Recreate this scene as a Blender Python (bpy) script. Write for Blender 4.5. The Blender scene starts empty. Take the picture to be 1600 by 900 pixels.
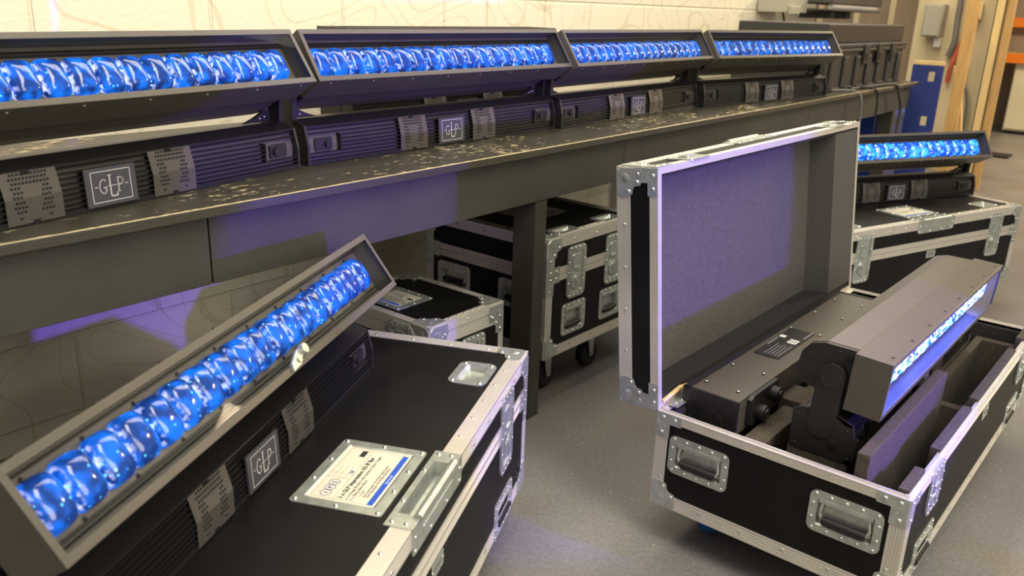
import bpy, math, random
from mathutils import Matrix, Vector
R = math.radians
random.seed(4)
sc = bpy.context.scene
col = sc.collection

# ---------------------------------------------------------------- camera, world, lights, exposure
CAM_RT = Vector((0.99943, 0.01065, 0.03199)); CAM_UP = Vector((-0.03372, 0.31561, 0.94829)); CAM_FW = Vector((0.0, 0.94883, -0.31579))
cd = bpy.data.cameras.new('camera'); cam = bpy.data.objects.new('camera', cd); col.objects.link(cam)
cd.sensor_width = 36; cd.lens = 1321.4 / 1600 * 36; cd.clip_start = 0.02
m = Matrix((CAM_RT, CAM_UP, -CAM_FW)).transposed().to_4x4(); m.translation = (0, 0, 1.2302)
cam.matrix_world = m
cd.dof.use_dof = True; cd.dof.focus_distance = 2.0; cd.dof.aperture_fstop = 5.0
sc.camera = cam
sc.view_settings.view_transform = 'Standard'; sc.view_settings.look = 'None'
sc.view_settings.exposure = 0.0; sc.view_settings.gamma = 1.0; sc.view_settings.use_curve_mapping = False

w = bpy.data.worlds.new('world'); sc.world = w; w.use_nodes = True
w.node_tree.nodes['Background'].inputs[0].default_value = (1.0, 0.93, 0.80, 1)
w.node_tree.nodes['Background'].inputs[1].default_value = 0.36

BYAW = 52.25; BC, BS = math.cos(R(BYAW)), math.sin(R(BYAW)); BY = 2.2415; ZB = 0.861
def BW(t, d, z=0.0):
    """bench frame (along, back, up) to world"""
    return Vector((BC * t - BS * d, BY + BS * t + BC * d, z))
def light(name, kind, loc, target, energy, color, **k):
    L = bpy.data.lights.new(name, kind); L.energy = energy; L.color = color
    for a, b in k.items(): setattr(L, a, b)
    o = bpy.data.objects.new(name, L); col.objects.link(o); o.location = loc
    o.rotation_euler = (Vector(target) - Vector(loc)).to_track_quat('-Z', 'Y').to_euler()
    return o
a = light('ceiling_strip_lamp', 'AREA', BW(0.9, 0.02, 3.0), BW(0.9, 0.45, 0.2), 68, (1, .91, .74), shape='RECTANGLE', size=4.4, size_y=.7)
a = light('ceiling_strip_lamp', 'AREA', BW(4.4, 0.45, 3.1), BW(4.4, 0.5, 0), 60, (1, .88, .66), shape='RECTANGLE', size=2.4, size_y=1.2)
a = light('ceiling_strip_lamp', 'AREA', (1.2, 0.2, 3.2), (0.6, 1.6, 0), 95, (1, .94, .85), shape='RECTANGLE', size=1.0, size_y=2.4)
a = light('ceiling_strip_lamp', 'AREA', (6.6, 6.6, 3.2), (6.2, 7.0, 0), 300, (1, .80, .52), shape='RECTANGLE', size=1.0, size_y=1.0)
light('under_bench_fill', 'AREA', BW(-.6, -4.4, 2.2), BW(-.6, .9, 0.2), 95, (1, .93, .82), shape='RECTANGLE', size=2.4, size_y=1.5)  # added fill lamp out of view, brightens the block wall below the bench
light('blue_batten_beam', 'SPOT', (1.9, 0.80, 0.93), (-0.127, 2.412, 0.60), 250, (.14, .06, 1), spot_size=R(44), spot_blend=0.12, shadow_soft_size=0.03)

# ---------------------------------------------------------------- materials
def lin(c):
    return tuple(((x / 255) / 12.92 if x / 255 <= .04045 else ((x / 255 + .055) / 1.055) ** 2.4) for x in c)
MT = {}
def mat(name, rgb, rough=0.5, metal=0.0, noise=0.0, nscale=30, bump=0.0, bscale=200, spec=0.5, stretch=None, coat=0.0, col2=None):
    mt = bpy.data.materials.new(name); mt.use_nodes = True; nt = mt.node_tree; b = nt.nodes['Principled BSDF']
    c = lin(rgb) + (1,)
    b.inputs['Base Color'].default_value = c; b.inputs['Roughness'].default_value = rough
    b.inputs['Metallic'].default_value = metal; b.inputs['Specular IOR Level'].default_value = spec
    b.inputs['Coat Weight'].default_value = coat
    if noise or bump:
        tc = nt.nodes.new('ShaderNodeTexCoord'); mp = nt.nodes.new('ShaderNodeMapping')
        nt.links.new(tc.outputs['Object'], mp.inputs[0])
        if stretch: mp.inputs['Scale'].default_value = stretch
    if noise:
        n = nt.nodes.new('ShaderNodeTexNoise'); n.inputs['Scale'].default_value = nscale; n.inputs['Detail'].default_value = 5
        nt.links.new(mp.outputs[0], n.inputs[0])
        r = nt.nodes.new('ShaderNodeValToRGB'); r.color_ramp.elements[0].position = .3; r.color_ramp.elements[1].position = .7
        lo = tuple(x * (1 - noise) for x in c[:3]) + (1,); hi = tuple(min(1, x * (1 + noise)) for x in c[:3]) + (1,)
        if col2: hi = lin(col2) + (1,); lo = c
        r.color_ramp.elements[0].color = lo; r.color_ramp.elements[1].color = hi
        nt.links.new(n.outputs[0], r.inputs[0]); nt.links.new(r.outputs[0], b.inputs['Base Color'])
    if bump:
        n2 = nt.nodes.new('ShaderNodeTexNoise'); n2.inputs['Scale'].default_value = bscale; n2.inputs['Detail'].default_value = 4
        nt.links.new(mp.outputs[0], n2.inputs[0])
        bp = nt.nodes.new('ShaderNodeBump'); bp.inputs['Strength'].default_value = bump; bp.inputs['Distance'].default_value = .003
        nt.links.new(n2.outputs[0], bp.inputs['Height']); nt.links.new(bp.outputs[0], b.inputs['Normal'])
    MT[name] = mt
    return mt
mat('black_laminate', (18, 17, 16), .5, spec=.22, noise=.25, nscale=9, bump=.12, bscale=420)
mat('alu', (220, 214, 202), .36, .5, noise=.04, nscale=20)
mat('zinc', (192, 197, 188), .30, .66, noise=.16, nscale=45)
mat('rivet', (225, 225, 220), .22, .9)
mat('rubber', (26, 26, 27), .55)
mat('blue_tyre', (44, 92, 160), .5)
mat('satin_black', (36, 34, 33), .42, noise=.08, nscale=30, bump=.05, bscale=500)
mat('head_black', (84, 78, 69), .42, noise=.06, nscale=20)
mat('fin_black', (28, 27, 27), .36)
mat('void', (6, 6, 8), .8)
mat('vent_plate', (96, 90, 84), .36, .45)
mat('logo_plate', (68, 66, 72), .45)
mat('white_ink', (205, 203, 198), .6)
mat('inner_plate', (104, 98, 88), .38, .2, noise=.12, nscale=14)
mat('foam', (78, 69, 58), .95, noise=.35, nscale=150, bump=.6, bscale=600)
mat('lid_foam', (86, 81, 76), .95, noise=.28, nscale=220, bump=.6, bscale=700)
mat('dark_foam', (36, 33, 31), .95, noise=.3, nscale=150, bump=.4, bscale=500)
mat('label_paper', (218, 212, 190), .55)
mat('ink', (38, 36, 44), .6); mat('ink_grey', (120, 118, 120), .6); mat('ink_blue', (62, 66, 150), .6); mat('bar_blue', (28, 82, 190), .5)
mat('apron_paint', (64, 62, 54), .55, noise=.14, nscale=5, bump=.15, bscale=120)
mat('leg_paint', (66, 63, 54), .5, noise=.2, nscale=9, bump=.15, bscale=90)
mat('plastic_black', (50, 47, 44), .5, bump=.1, bscale=300, noise=.08)
mat('timber', (226, 194, 132), .6, noise=.12, nscale=5, stretch=(8, 8, 1))
mat('timber_dark', (198, 158, 96), .6, noise=.15, nscale=6, stretch=(8, 8, 1))
mat('orange', (226, 120, 24), .5); mat('blue_ply', (40, 56, 122), .5, noise=.12, nscale=12); mat('blue_tub', (24, 52, 134), .4)
mat('cream_board', (214, 198, 160), .6, noise=.06, nscale=3); mat('grey_box', (172, 168, 150), .5)
mat('white_unit', (206, 198, 170), .5, noise=.05, nscale=4); mat('brown_ply', (150, 132, 112), .6, noise=.1, nscale=4, stretch=(4, 4, .5))
mat('red', (200, 88, 66), .5); mat('cable_grey', (120, 116, 110), .5); mat('dark_grey', (66, 64, 58), .6); mat('white_tube', (214, 210, 206), .4)
mat('white', (235, 235, 228), .5); mat('green_ink', (120, 170, 60), .6)
mat('sticker_red', (190, 20, 30), .5)

# painted block wall (cream paint, running bond joints, swirls of the brush)
def wall_mat():
    mt = bpy.data.materials.new('painted_block'); mt.use_nodes = True; nt = mt.node_tree; N = nt.nodes; Lk = nt.links; b = N['Principled BSDF']
    tc = N.new('ShaderNodeTexCoord'); sep = N.new('ShaderNodeSeparateXYZ'); Lk.new(tc.outputs['Object'], sep.inputs[0])
    cmb = N.new('ShaderNodeCombineXYZ')
    ax = N.new('ShaderNodeMath'); ax.operation = 'ADD'; ax.inputs[1].default_value = -0.009 + 0.514 * 40; Lk.new(sep.outputs[0], ax.inputs[0])
    az = N.new('ShaderNodeMath'); az.operation = 'ADD'; az.inputs[1].default_value = -0.065 + 0.238 * 20; Lk.new(sep.outputs[2], az.inputs[0])
    Lk.new(ax.outputs[0], cmb.inputs[0]); Lk.new(az.outputs[0], cmb.inputs[1])
    br = N.new('ShaderNodeTexBrick'); br.offset = .5; br.inputs['Scale'].default_value = 1; br.inputs['Brick Width'].default_value = .514
    br.inputs['Row Height'].default_value = .238; br.inputs['Mortar Size'].default_value = .007; br.inputs['Mortar Smooth'].default_value = .6
    Lk.new(cmb.outputs[0], br.inputs[0])
    nz = N.new('ShaderNodeTexNoise'); nz.inputs['Scale'].default_value = 2.4; nz.inputs['Detail'].default_value = 0; nz.inputs['Distortion'].default_value = 1.0
    Lk.new(cmb.outputs[0], nz.inputs[0])
    mul = N.new('ShaderNodeMath'); mul.operation = 'MULTIPLY'; mul.inputs[1].default_value = 55; Lk.new(nz.outputs[0], mul.inputs[0])
    sn = N.new('ShaderNodeMath'); sn.operation = 'SINE'; Lk.new(mul.outputs[0], sn.inputs[0])
    pw = N.new('ShaderNodeMath'); pw.operation = 'GREATER_THAN'; pw.inputs[1].default_value = .965; Lk.new(sn.outputs[0], pw.inputs[0])
    fine = N.new('ShaderNodeTexNoise'); fine.inputs['Scale'].default_value = 60; Lk.new(tc.outputs['Object'], fine.inputs[0])
    s1 = N.new('ShaderNodeMath'); s1.operation = 'MULTIPLY_ADD'; s1.inputs[1].default_value = -.7; Lk.new(br.outputs['Fac'], s1.inputs[0]); fm_ = N.new('ShaderNodeMath'); fm_.operation = 'MULTIPLY'; fm_.inputs[1].default_value = .3; Lk.new(fine.outputs[0], fm_.inputs[0]); Lk.new(fm_.outputs[0], s1.inputs[2])
    s2 = N.new('ShaderNodeMath'); s2.operation = 'MULTIPLY_ADD'; s2.inputs[1].default_value = -1.7; Lk.new(pw.outputs[0], s2.inputs[0]); Lk.new(s1.outputs[0], s2.inputs[2])
    bp = N.new('ShaderNodeBump'); bp.inputs['Strength'].default_value = .7; bp.inputs['Distance'].default_value = .008
    Lk.new(s2.outputs[0], bp.inputs['Height']); Lk.new(bp.outputs[0], b.inputs['Normal'])
    # small knocks where paint is gone
    vo = N.new('ShaderNodeTexNoise'); vo.inputs['Scale'].default_value = 22; vo.inputs['Detail'].default_value = 5; vo.inputs['Roughness'].default_value = .75
    mp = N.new('ShaderNodeMapping'); mp.inputs['Scale'].default_value = (.6, 1, 1.8); Lk.new(tc.outputs['Object'], mp.inputs[0]); Lk.new(mp.outputs[0], vo.inputs[0])
    r = N.new('ShaderNodeValToRGB'); r.color_ramp.elements[0].position = .735; r.color_ramp.elements[1].position = .76
    r.color_ramp.elements[0].color = lin((236, 227, 202)) + (1,); r.color_ramp.elements[1].color = lin((110, 96, 70)) + (1,)
    Lk.new(vo.outputs[0], r.inputs[0])
    mx = N.new('ShaderNodeMixRGB'); mx.inputs[2].default_value = lin((224, 213, 182)) + (1,)
    f2 = N.new('ShaderNodeMath'); f2.operation = 'MULTIPLY'; f2.inputs[1].default_value = .35; Lk.new(br.outputs['Fac'], f2.inputs[0])
    Lk.new(f2.outputs[0], mx.inputs[0]); Lk.new(r.outputs[0], mx.inputs[1]); mg = N.new('ShaderNodeMixRGB'); mg.inputs[2].default_value = lin((196, 182, 150)) + (1,); pf = N.new('ShaderNodeMath'); pf.operation = 'MULTIPLY'; pf.inputs[1].default_value = .38; Lk.new(pw.outputs[0], pf.inputs[0]); Lk.new(pf.outputs[0], mg.inputs[0]); Lk.new(mx.outputs[0], mg.inputs[1]); Lk.new(mg.outputs[0], b.inputs['Base Color'])
    b.inputs['Roughness'].default_value = .45
    MT['painted_block'] = mt
wall_mat()
def floor_mat():
    mt = bpy.data.materials.new('floor_concrete'); mt.use_nodes = True; nt = mt.node_tree; N = nt.nodes; Lk = nt.links; b = N['Principled BSDF']
    tc = N.new('ShaderNodeTexCoord')
    n1 = N.new('ShaderNodeTexNoise'); n1.inputs['Scale'].default_value = 1.6; n1.inputs['Detail'].default_value = 6; Lk.new(tc.outputs['Object'], n1.inputs[0])
    r1 = N.new('ShaderNodeValToRGB'); r1.color_ramp.elements[0].position = .3; r1.color_ramp.elements[1].position = .7
    r1.color_ramp.elements[0].color = lin((111, 107, 104)) + (1,); r1.color_ramp.elements[1].color = lin((129, 126, 123)) + (1,)
    Lk.new(n1.outputs[0], r1.inputs[0])
    n2 = N.new('ShaderNodeTexNoise'); n2.inputs['Scale'].default_value = 90; n2.inputs['Detail'].default_value = 3; Lk.new(tc.outputs['Object'], n2.inputs[0])
    r2 = N.new('ShaderNodeValToRGB'); r2.color_ramp.elements[0].position = .35; r2.color_ramp.elements[1].position = .65
    r2.color_ramp.elements[0].color = (.86, .86, .86, 1); r2.color_ramp.elements[1].color = (1.1, 1.1, 1.1, 1); Lk.new(n2.outputs[0], r2.inputs[0])
    mx = N.new('ShaderNodeMixRGB'); mx.blend_type = 'MULTIPLY'; mx.inputs[0].default_value = 1; Lk.new(r1.outputs[0], mx.inputs[1]); Lk.new(r2.outputs[0], mx.inputs[2])
    # white specks and yellowish stains
    v = N.new('ShaderNodeTexVoronoi'); v.inputs['Scale'].default_value = 22; Lk.new(tc.outputs['Object'], v.inputs[0])
    lt = N.new('ShaderNodeMath'); lt.operation = 'LESS_THAN'; lt.inputs[1].default_value = .045; Lk.new(v.outputs['Distance'], lt.inputs[0])
    mx2 = N.new('ShaderNodeMixRGB'); mx2.inputs[2].default_value = lin((205, 200, 190)) + (1,); Lk.new(lt.outputs[0], mx2.inputs[0]); Lk.new(mx.outputs[0], mx2.inputs[1])
    n3 = N.new('ShaderNodeTexNoise'); n3.inputs['Scale'].default_value = 2.1; n3.inputs['W' if 'W' in n3.inputs else 'Detail'].default_value = 2
    mp = N.new('ShaderNodeMapping'); mp.inputs['Location'].default_value = (3.7, 1.3, 0); Lk.new(tc.outputs['Object'], mp.inputs[0]); Lk.new(mp.outputs[0], n3.inputs[0])
    r3 = N.new('ShaderNodeValToRGB'); r3.color_ramp.elements[0].position = .55; r3.color_ramp.elements[1].position = .75
    r3.color_ramp.elements[0].color = (0, 0, 0, 1); r3.color_ramp.elements[1].color = (.5, .5, .5, 1); Lk.new(n3.outputs[0], r3.inputs[0])
    mx3 = N.new('ShaderNodeMixRGB'); mx3.inputs[2].default_value = lin((116, 104, 62)) + (1,); Lk.new(r3.outputs[0], mx3.inputs[0]); Lk.new(mx2.outputs[0], mx3.inputs[1])
    Lk.new(mx3.outputs[0], b.inputs['Base Color'])
    b.inputs['Roughness'].default_value = .42
    bp = N.new('ShaderNodeBump'); bp.inputs['Strength'].default_value = .15; bp.inputs['Distance'].default_value = .002; Lk.new(n2.outputs[0], bp.inputs['Height']); Lk.new(bp.outputs[0], b.inputs['Normal'])
    MT['floor_concrete'] = mt
floor_mat()
def bench_mat():
    # dark painted plywood worn back to pale wood, the wear densest along the front edge
    mt = bpy.data.materials.new('bench_top'); mt.use_nodes = True; nt = mt.node_tree; N = nt.nodes; Lk = nt.links; b = N['Principled BSDF']
    tc = N.new('ShaderNodeTexCoord'); sep = N.new('ShaderNodeSeparateXYZ'); Lk.new(tc.outputs['Object'], sep.inputs[0])
    mp = N.new('ShaderNodeMapping'); mp.inputs['Scale'].default_value = (.35, 1, 1.5); Lk.new(tc.outputs['Object'], mp.inputs[0])
    n = N.new('ShaderNodeTexNoise'); n.inputs['Scale'].default_value = 75; n.inputs['Detail'].default_value = 7; n.inputs['Roughness'].default_value = .75; Lk.new(mp.outputs[0], n.inputs[0])
    nb = N.new('ShaderNodeTexNoise'); nb.inputs['Scale'].default_value = 4; Lk.new(tc.outputs['Object'], nb.inputs[0])
    e = N.new('ShaderNodeMapRange'); e.inputs[1].default_value = 0.001; e.inputs[2].default_value = .009; e.inputs[3].default_value = .42; e.inputs[4].default_value = 0.0; Lk.new(sep.outputs[1], e.inputs[0])
    m0 = N.new('ShaderNodeMath'); m0.operation = 'MULTIPLY_ADD'; m0.inputs[1].default_value = .40; Lk.new(nb.outputs[0], m0.inputs[0]); Lk.new(n.outputs[0], m0.inputs[2])
    m1 = N.new('ShaderNodeMath'); m1.operation = 'ADD'; Lk.new(m0.outputs[0], m1.inputs[0]); Lk.new(e.outputs[0], m1.inputs[1])
    r = N.new('ShaderNodeValToRGB'); r.color_ramp.elements[0].position = .80; r.color_ramp.elements[1].position = .84
    r.color_ramp.elements[0].color = (0, 0, 0, 1); r.color_ramp.elements[1].color = (1, 1, 1, 1); Lk.new(m1.outputs[0], r.inputs[0])
    mx = N.new('ShaderNodeMixRGB'); mx.inputs[1].default_value = lin((62, 58, 48)) + (1,); mx.inputs[2].default_value = lin((205, 188, 146)) + (1,)
    fr = N.new('ShaderNodeMath'); fr.operation = 'GREATER_THAN'; fr.inputs[1].default_value = .0006; Lk.new(sep.outputs[1], fr.inputs[0])
    fm = N.new('ShaderNodeMath'); fm.operation = 'MULTIPLY'; Lk.new(r.outputs[0], fm.inputs[0]); Lk.new(fr.outputs[0], fm.inputs[1])
    Lk.new(fm.outputs[0], mx.inputs[0]); Lk.new(mx.outputs[0], b.inputs['Base Color']); b.inputs['Roughness'].default_value = .36
    bp = N.new('ShaderNodeBump'); bp.inputs['Strength'].default_value = .5; bp.inputs['Distance'].default_value = .002; Lk.new(n.outputs[0], bp.inputs['Height']); Lk.new(bp.outputs[0], b.inputs['Normal'])
    MT['bench_top'] = mt
bench_mat()
def lens_mat(name, k, lo=(.0, .004, .05, 1), hi=(.0, .15, .80, 1), wid=-.0185):
    mt = bpy.data.materials.new(name); mt.use_nodes = True; nt = mt.node_tree; N = nt.nodes; Lk = nt.links; b = N['Principled BSDF']
    b.inputs['Base Color'].default_value = (.01, .05, .25, 1); b.inputs['Roughness'].default_value = .12; b.inputs['Coat Weight'].default_value = .4
    tc = N.new('ShaderNodeTexCoord'); sep = N.new('ShaderNodeSeparateXYZ'); Lk.new(tc.outputs['Object'], sep.inputs[0])
    oi = N.new('ShaderNodeObjectInfo')
    off = N.new('ShaderNodeVectorMath'); off.operation = 'ADD'; cb = N.new('ShaderNodeCombineXYZ'); Lk.new(oi.outputs['Random'], cb.inputs[1]); Lk.new(tc.outputs['Object'], off.inputs[0]); Lk.new(cb.outputs[0], off.inputs[1])
    # rim light of the cell: bright towards the left edge and the lower edge, dark blue in the belly
    ex = N.new('ShaderNodeMapRange'); ex.inputs[1].default_value = wid; ex.inputs[2].default_value = -.025; Lk.new(sep.outputs[0], ex.inputs[0])
    nz = N.new('ShaderNodeTexNoise'); nz.inputs['Scale'].default_value = 95; nz.inputs['Detail'].default_value = 2; Lk.new(off.outputs[0], nz.inputs[0])
    rr = N.new('ShaderNodeValToRGB'); rr.color_ramp.elements[0].position = .46; rr.color_ramp.elements[1].position = .62; Lk.new(nz.outputs[0], rr.inputs[0])
    e2 = N.new('ShaderNodeMath'); e2.operation = 'MULTIPLY'; Lk.new(ex.outputs[0], e2.inputs[0]); Lk.new(rr.outputs[0], e2.inputs[1])
    vo = N.new('ShaderNodeTexVoronoi'); vo.inputs['Scale'].default_value = 130; Lk.new(off.outputs[0], vo.inputs[0])
    sp = N.new('ShaderNodeMapRange'); sp.inputs[1].default_value = .30; sp.inputs[2].default_value = .16; Lk.new(vo.outputs['Distance'], sp.inputs[0])
    # belly gradient
    n3 = N.new('ShaderNodeTexNoise'); n3.inputs['Scale'].default_value = 42; n3.inputs['Detail'].default_value = 1; Lk.new(off.outputs[0], n3.inputs[0])
    r3 = N.new('ShaderNodeValToRGB'); cr = r3.color_ramp; cr.elements[0].position = .40; cr.elements[0].color = lo; cr.elements[1].position = .66; cr.elements[1].color = hi
    Lk.new(n3.outputs[0], r3.inputs[0])
    mx = N.new('ShaderNodeMixRGB'); mx.inputs[2].default_value = (.95, 1.0, 1.6, 1); Lk.new(e2.outputs[0], mx.inputs[0]); Lk.new(r3.outputs[0], mx.inputs[1])
    s2 = N.new('ShaderNodeMath'); s2.operation = 'MULTIPLY'; s2.inputs[1].default_value = .75; Lk.new(sp.outputs[0], s2.inputs[0])
    vr = N.new('ShaderNodeSeparateColor'); Lk.new(vo.outputs['Color'], vr.inputs[0])
    gt = N.new('ShaderNodeMath'); gt.operation = 'GREATER_THAN'; gt.inputs[1].default_value = .84; Lk.new(vr.outputs[0], gt.inputs[0])
    s3 = N.new('ShaderNodeMath'); s3.operation = 'MULTIPLY'; Lk.new(s2.outputs[0], s3.inputs[0]); Lk.new(gt.outputs[0], s3.inputs[1])
    mx2 = N.new('ShaderNodeMixRGB'); mx2.inputs[2].default_value = (.25, 1.1, 1.5, 1); Lk.new(s3.outputs[0], mx2.inputs[0]); Lk.new(mx.outputs[0], mx2.inputs[1])
    Lk.new(mx2.outputs[0], b.inputs['Emission Color']); b.inputs['Emission Strength'].default_value = k
    MT[name] = mt
lens_mat('lens_blue', 1.3); lens_mat('lens_blue_bright', 14.0, (.0, .01, .8, 1), (.03, .13, 1.0, 1), -.002); lens_mat('lens_blue_far', 2.6, (.0, .03, .3, 1), (.03, .3, 1.0, 1))
def glass_mat():
    mt = bpy.data.materials.new('front_glass'); mt.use_nodes = True; nt = mt.node_tree; N = nt.nodes; Lk = nt.links
    N.remove(N['Principled BSDF']); out = N['Material Output']
    t = N.new('ShaderNodeBsdfTransparent'); t.inputs[0].default_value = (.96, .97, .97, 1)
    g = N.new('ShaderNodeBsdfGlossy'); g.inputs['Roughness'].default_value = .03
    lw = N.new('ShaderNodeLayerWeight'); lw.inputs[0].default_value = .12
    ge = N.new('ShaderNodeNewGeometry'); iv = N.new('ShaderNodeMath'); iv.operation = 'SUBTRACT'; iv.inputs[0].default_value = 1; Lk.new(ge.outputs['Backfacing'], iv.inputs[1])
    f = N.new('ShaderNodeMath'); f.operation = 'MULTIPLY'; Lk.new(lw.outputs['Fresnel'], f.inputs[0]); Lk.new(iv.outputs[0], f.inputs[1])
    mx = N.new('ShaderNodeMixShader'); Lk.new(f.outputs[0], mx.inputs[0]); Lk.new(t.outputs[0], mx.inputs[1]); Lk.new(g.outputs[0], mx.inputs[2]); Lk.new(mx.outputs[0], out.inputs[0])
    MT['front_glass'] = mt
glass_mat()

# ---------------------------------------------------------------- mesh builder
class MB:
    def __init__(s): s.v = []; s.f = []; s.mi = []; s.mats = []; s.M = Matrix.Identity(4); s.sm = []
    def _m(s, m):
        if m not in s.mats: s.mats.append(m)
        return s.mats.index(m)
    def add(s, vs, fs, m, smooth=False):
        b = len(s.v); s.v += [tuple(s.M @ Vector(p)) for p in vs]
        flip = s.M.to_3x3().determinant() < 0
        for f in fs:
            f = [b + i for i in f]
            s.f.append(f[::-1] if flip else f); s.mi.append(s._m(m)); s.sm.append(smooth)
    def box(s, x0, x1, y0, y1, z0, z1, m):
        if x1 < x0: x0, x1 = x1, x0
        if y1 < y0: y0, y1 = y1, y0
        if z1 < z0: z0, z1 = z1, z0
        s.add([(x0, y0, z0), (x1, y0, z0), (x1, y1, z0), (x0, y1, z0), (x0, y0, z1), (x1, y0, z1), (x1, y1, z1), (x0, y1, z1)],
              [(0, 3, 2, 1), (4, 5, 6, 7), (0, 1, 5, 4), (1, 2, 6, 5), (2, 3, 7, 6), (3, 0, 4, 7)], m)
    def quad(s, a, b, c, d, m): s.add([a, b, c, d], [(0, 1, 2, 3)], m)
    def prism(s, pts, x0, x1, m, caps=True, smooth=False):
        """pts (y,z) counterclockwise seen from +x, extruded along x"""
        n = len(pts); vs = [(x0, y, z) for y, z in pts] + [(x1, y, z) for y, z in pts]
        fs = [(i, i + n, (i + 1) % n + n, (i + 1) % n) for i in range(n)]
        fs = [f[::-1] for f in fs]
        s.add(vs, fs, m, smooth)
        if caps: s.add(vs, [tuple(range(n))[::-1], tuple(range(n, 2 * n))], m)
    def poly(s, pts, z0, z1, m):
        """flat plate from xy outline"""
        n = len(pts); vs = [(x, y, z0) for x, y in pts] + [(x, y, z1) for x, y in pts]
        s.add(vs, [tuple(range(n))[::-1], tuple(range(n, 2 * n))] + [(i, (i + 1) % n, (i + 1) % n + n, i + n) for i in range(n)], m)
    def dome(s, x, y, z, r, h, m, n=8):
        vs = [(x + r * math.cos(2 * math.pi * i / n), y + r * math.sin(2 * math.pi * i / n), z) for i in range(n)]
        vs += [(x + .7 * r * math.cos(2 * math.pi * i / n), y + .7 * r * math.sin(2 * math.pi * i / n), z + .75 * h) for i in range(n)] + [(x, y, z + h)]
        s.add(vs, [(i, (i + 1) % n, (i + 1) % n + n, i + n) for i in range(n)] + [(i + n, (i + 1) % n + n, 2 * n) for i in range(n)], m, True)
    def disc(s, x, y, z, r, m, n=6, ph=0.0):
        s.add([(x + r * math.cos(2 * math.pi * i / n + ph), y + r * math.sin(2 * math.pi * i / n + ph), z) for i in range(n)], [tuple(range(n))], m)
    def cyl(s, p0, p1, r, m, n=14, r1=None, caps=True):
        p0, p1 = Vector(p0), Vector(p1); d = (p1 - p0).normalized(); u = d.orthogonal().normalized(); w_ = d.cross(u); r1 = r if r1 is None else r1
        vs = [tuple(p0 + (u * math.cos(2 * math.pi * i / n) + w_ * math.sin(2 * math.pi * i / n)) * r) for i in range(n)]
        vs += [tuple(p1 + (u * math.cos(2 * math.pi * i / n) + w_ * math.sin(2 * math.pi * i / n)) * r1) for i in range(n)]
        s.add(vs, [(i, (i + 1) % n, (i + 1) % n + n, i + n) for i in range(n)], m, True)
        if caps: s.add(vs, [tuple(range(n))[::-1], tuple(range(n, 2 * n))], m)
    def tube(s, pts, r, m, n=8):
        for a_, b_ in zip(pts[:-1], pts[1:]): s.cyl(a_, b_, r, m, n)
        for p in pts[1:-1]: s.ball(p, r * 1.0, m, 8, 5)
    def ball(s, c, r, m, n=16, k=9, sc_=(1, 1, 1)):
        vs = []; c = Vector(c)
        for j in range(k + 1):
            th = math.pi * j / k
            for i in range(n):
                ph = 2 * math.pi * i / n
                vs.append((c.x + sc_[0] * r * math.sin(th) * math.cos(ph), c.y + sc_[1] * r * math.sin(th) * math.sin(ph), c.z + sc_[2] * r * math.cos(th)))
        fs = [(j * n + i, (j + 1) * n + i, (j + 1) * n + (i + 1) % n, j * n + (i + 1) % n) for j in range(k) for i in range(n)]
        s.add(vs, fs, m, True)
    def strip(s, u0, u1, v0, v1, m, along='u', h=.0016):
        """aluminium extrusion face with grooves running along u (or v), raised h over the face z=0"""
        a_, b_ = (v0, v1) if along == 'u' else (u0, u1)
        W_ = b_ - a_; prof = [(0, 0), (0, h)]
        for g in (.22, .40, .58, .76):
            q = g * W_; prof += [(q - .0011, h), (q - .0005, h - .0011), (q + .0005, h - .0011), (q + .0011, h)]
        prof += [(W_, h), (W_, 0)]
        vs = []
        for (q, hh) in prof:
            if along == 'u': vs += [(u0, a_ + q, hh), (u1, a_ + q, hh)]
            else: vs += [(a_ + q, v0, hh), (a_ + q, v1, hh)]
        n = len(prof)
        fs = [(2 * i, 2 * i + 1, 2 * i + 3, 2 * i + 2) for i in range(n - 1)]
        if along != 'u': fs = [f[::-1] for f in fs]
        s.add(vs, fs, m)
        s.add(vs, [tuple(range(0, 2 * n, 2)), tuple(range(1, 2 * n, 2))[::-1]], m)
    def rr(s, w_, h_, r, n=5, cx=0, cy=0):
        out = []
        for (qx, qy, a0) in ((1, 1, 0), (-1, 1, 90), (-1, -1, 180), (1, -1, 270)):
            for i in range(n + 1):
                t = R(a0 + 90 * i / n); out.append((cx + qx * (w_ / 2 - r) + r * math.cos(t), cy + qy * (h_ / 2 - r) + r * math.sin(t)))
        return out
    def dish(s, cx, cy, w_, h_, mar, depth, m, r=.014, taper=.006, bottom=None, t=.002):
        """flanged pressed dish: flange outline w_ x h_, opening inset by mar, sunk by depth"""
        A = s.rr(w_, h_, r, cx=cx, cy=cy); B = s.rr(w_ - 2 * mar, h_ - 2 * mar, max(.003, r - mar * .6), cx=cx, cy=cy)
        Cc = s.rr(w_ - 2 * mar - 2 * taper, h_ - 2 * mar - 2 * taper, .004, cx=cx, cy=cy); n = len(A)
        vs = [(x, y, 0) for x, y in A] + [(x, y, t) for x, y in A] + [(x, y, t) for x, y in B] + [(x, y, -depth) for x, y in Cc]
        fs = []
        for k in range(3): fs += [(k * n + i, k * n + (i + 1) % n, (k + 1) * n + (i + 1) % n, (k + 1) * n + i) for i in range(n)]
        s.add(vs, fs, m)
        s.add([(x, y, -depth) for x, y in Cc], [tuple(range(n))], bottom or m)
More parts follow.
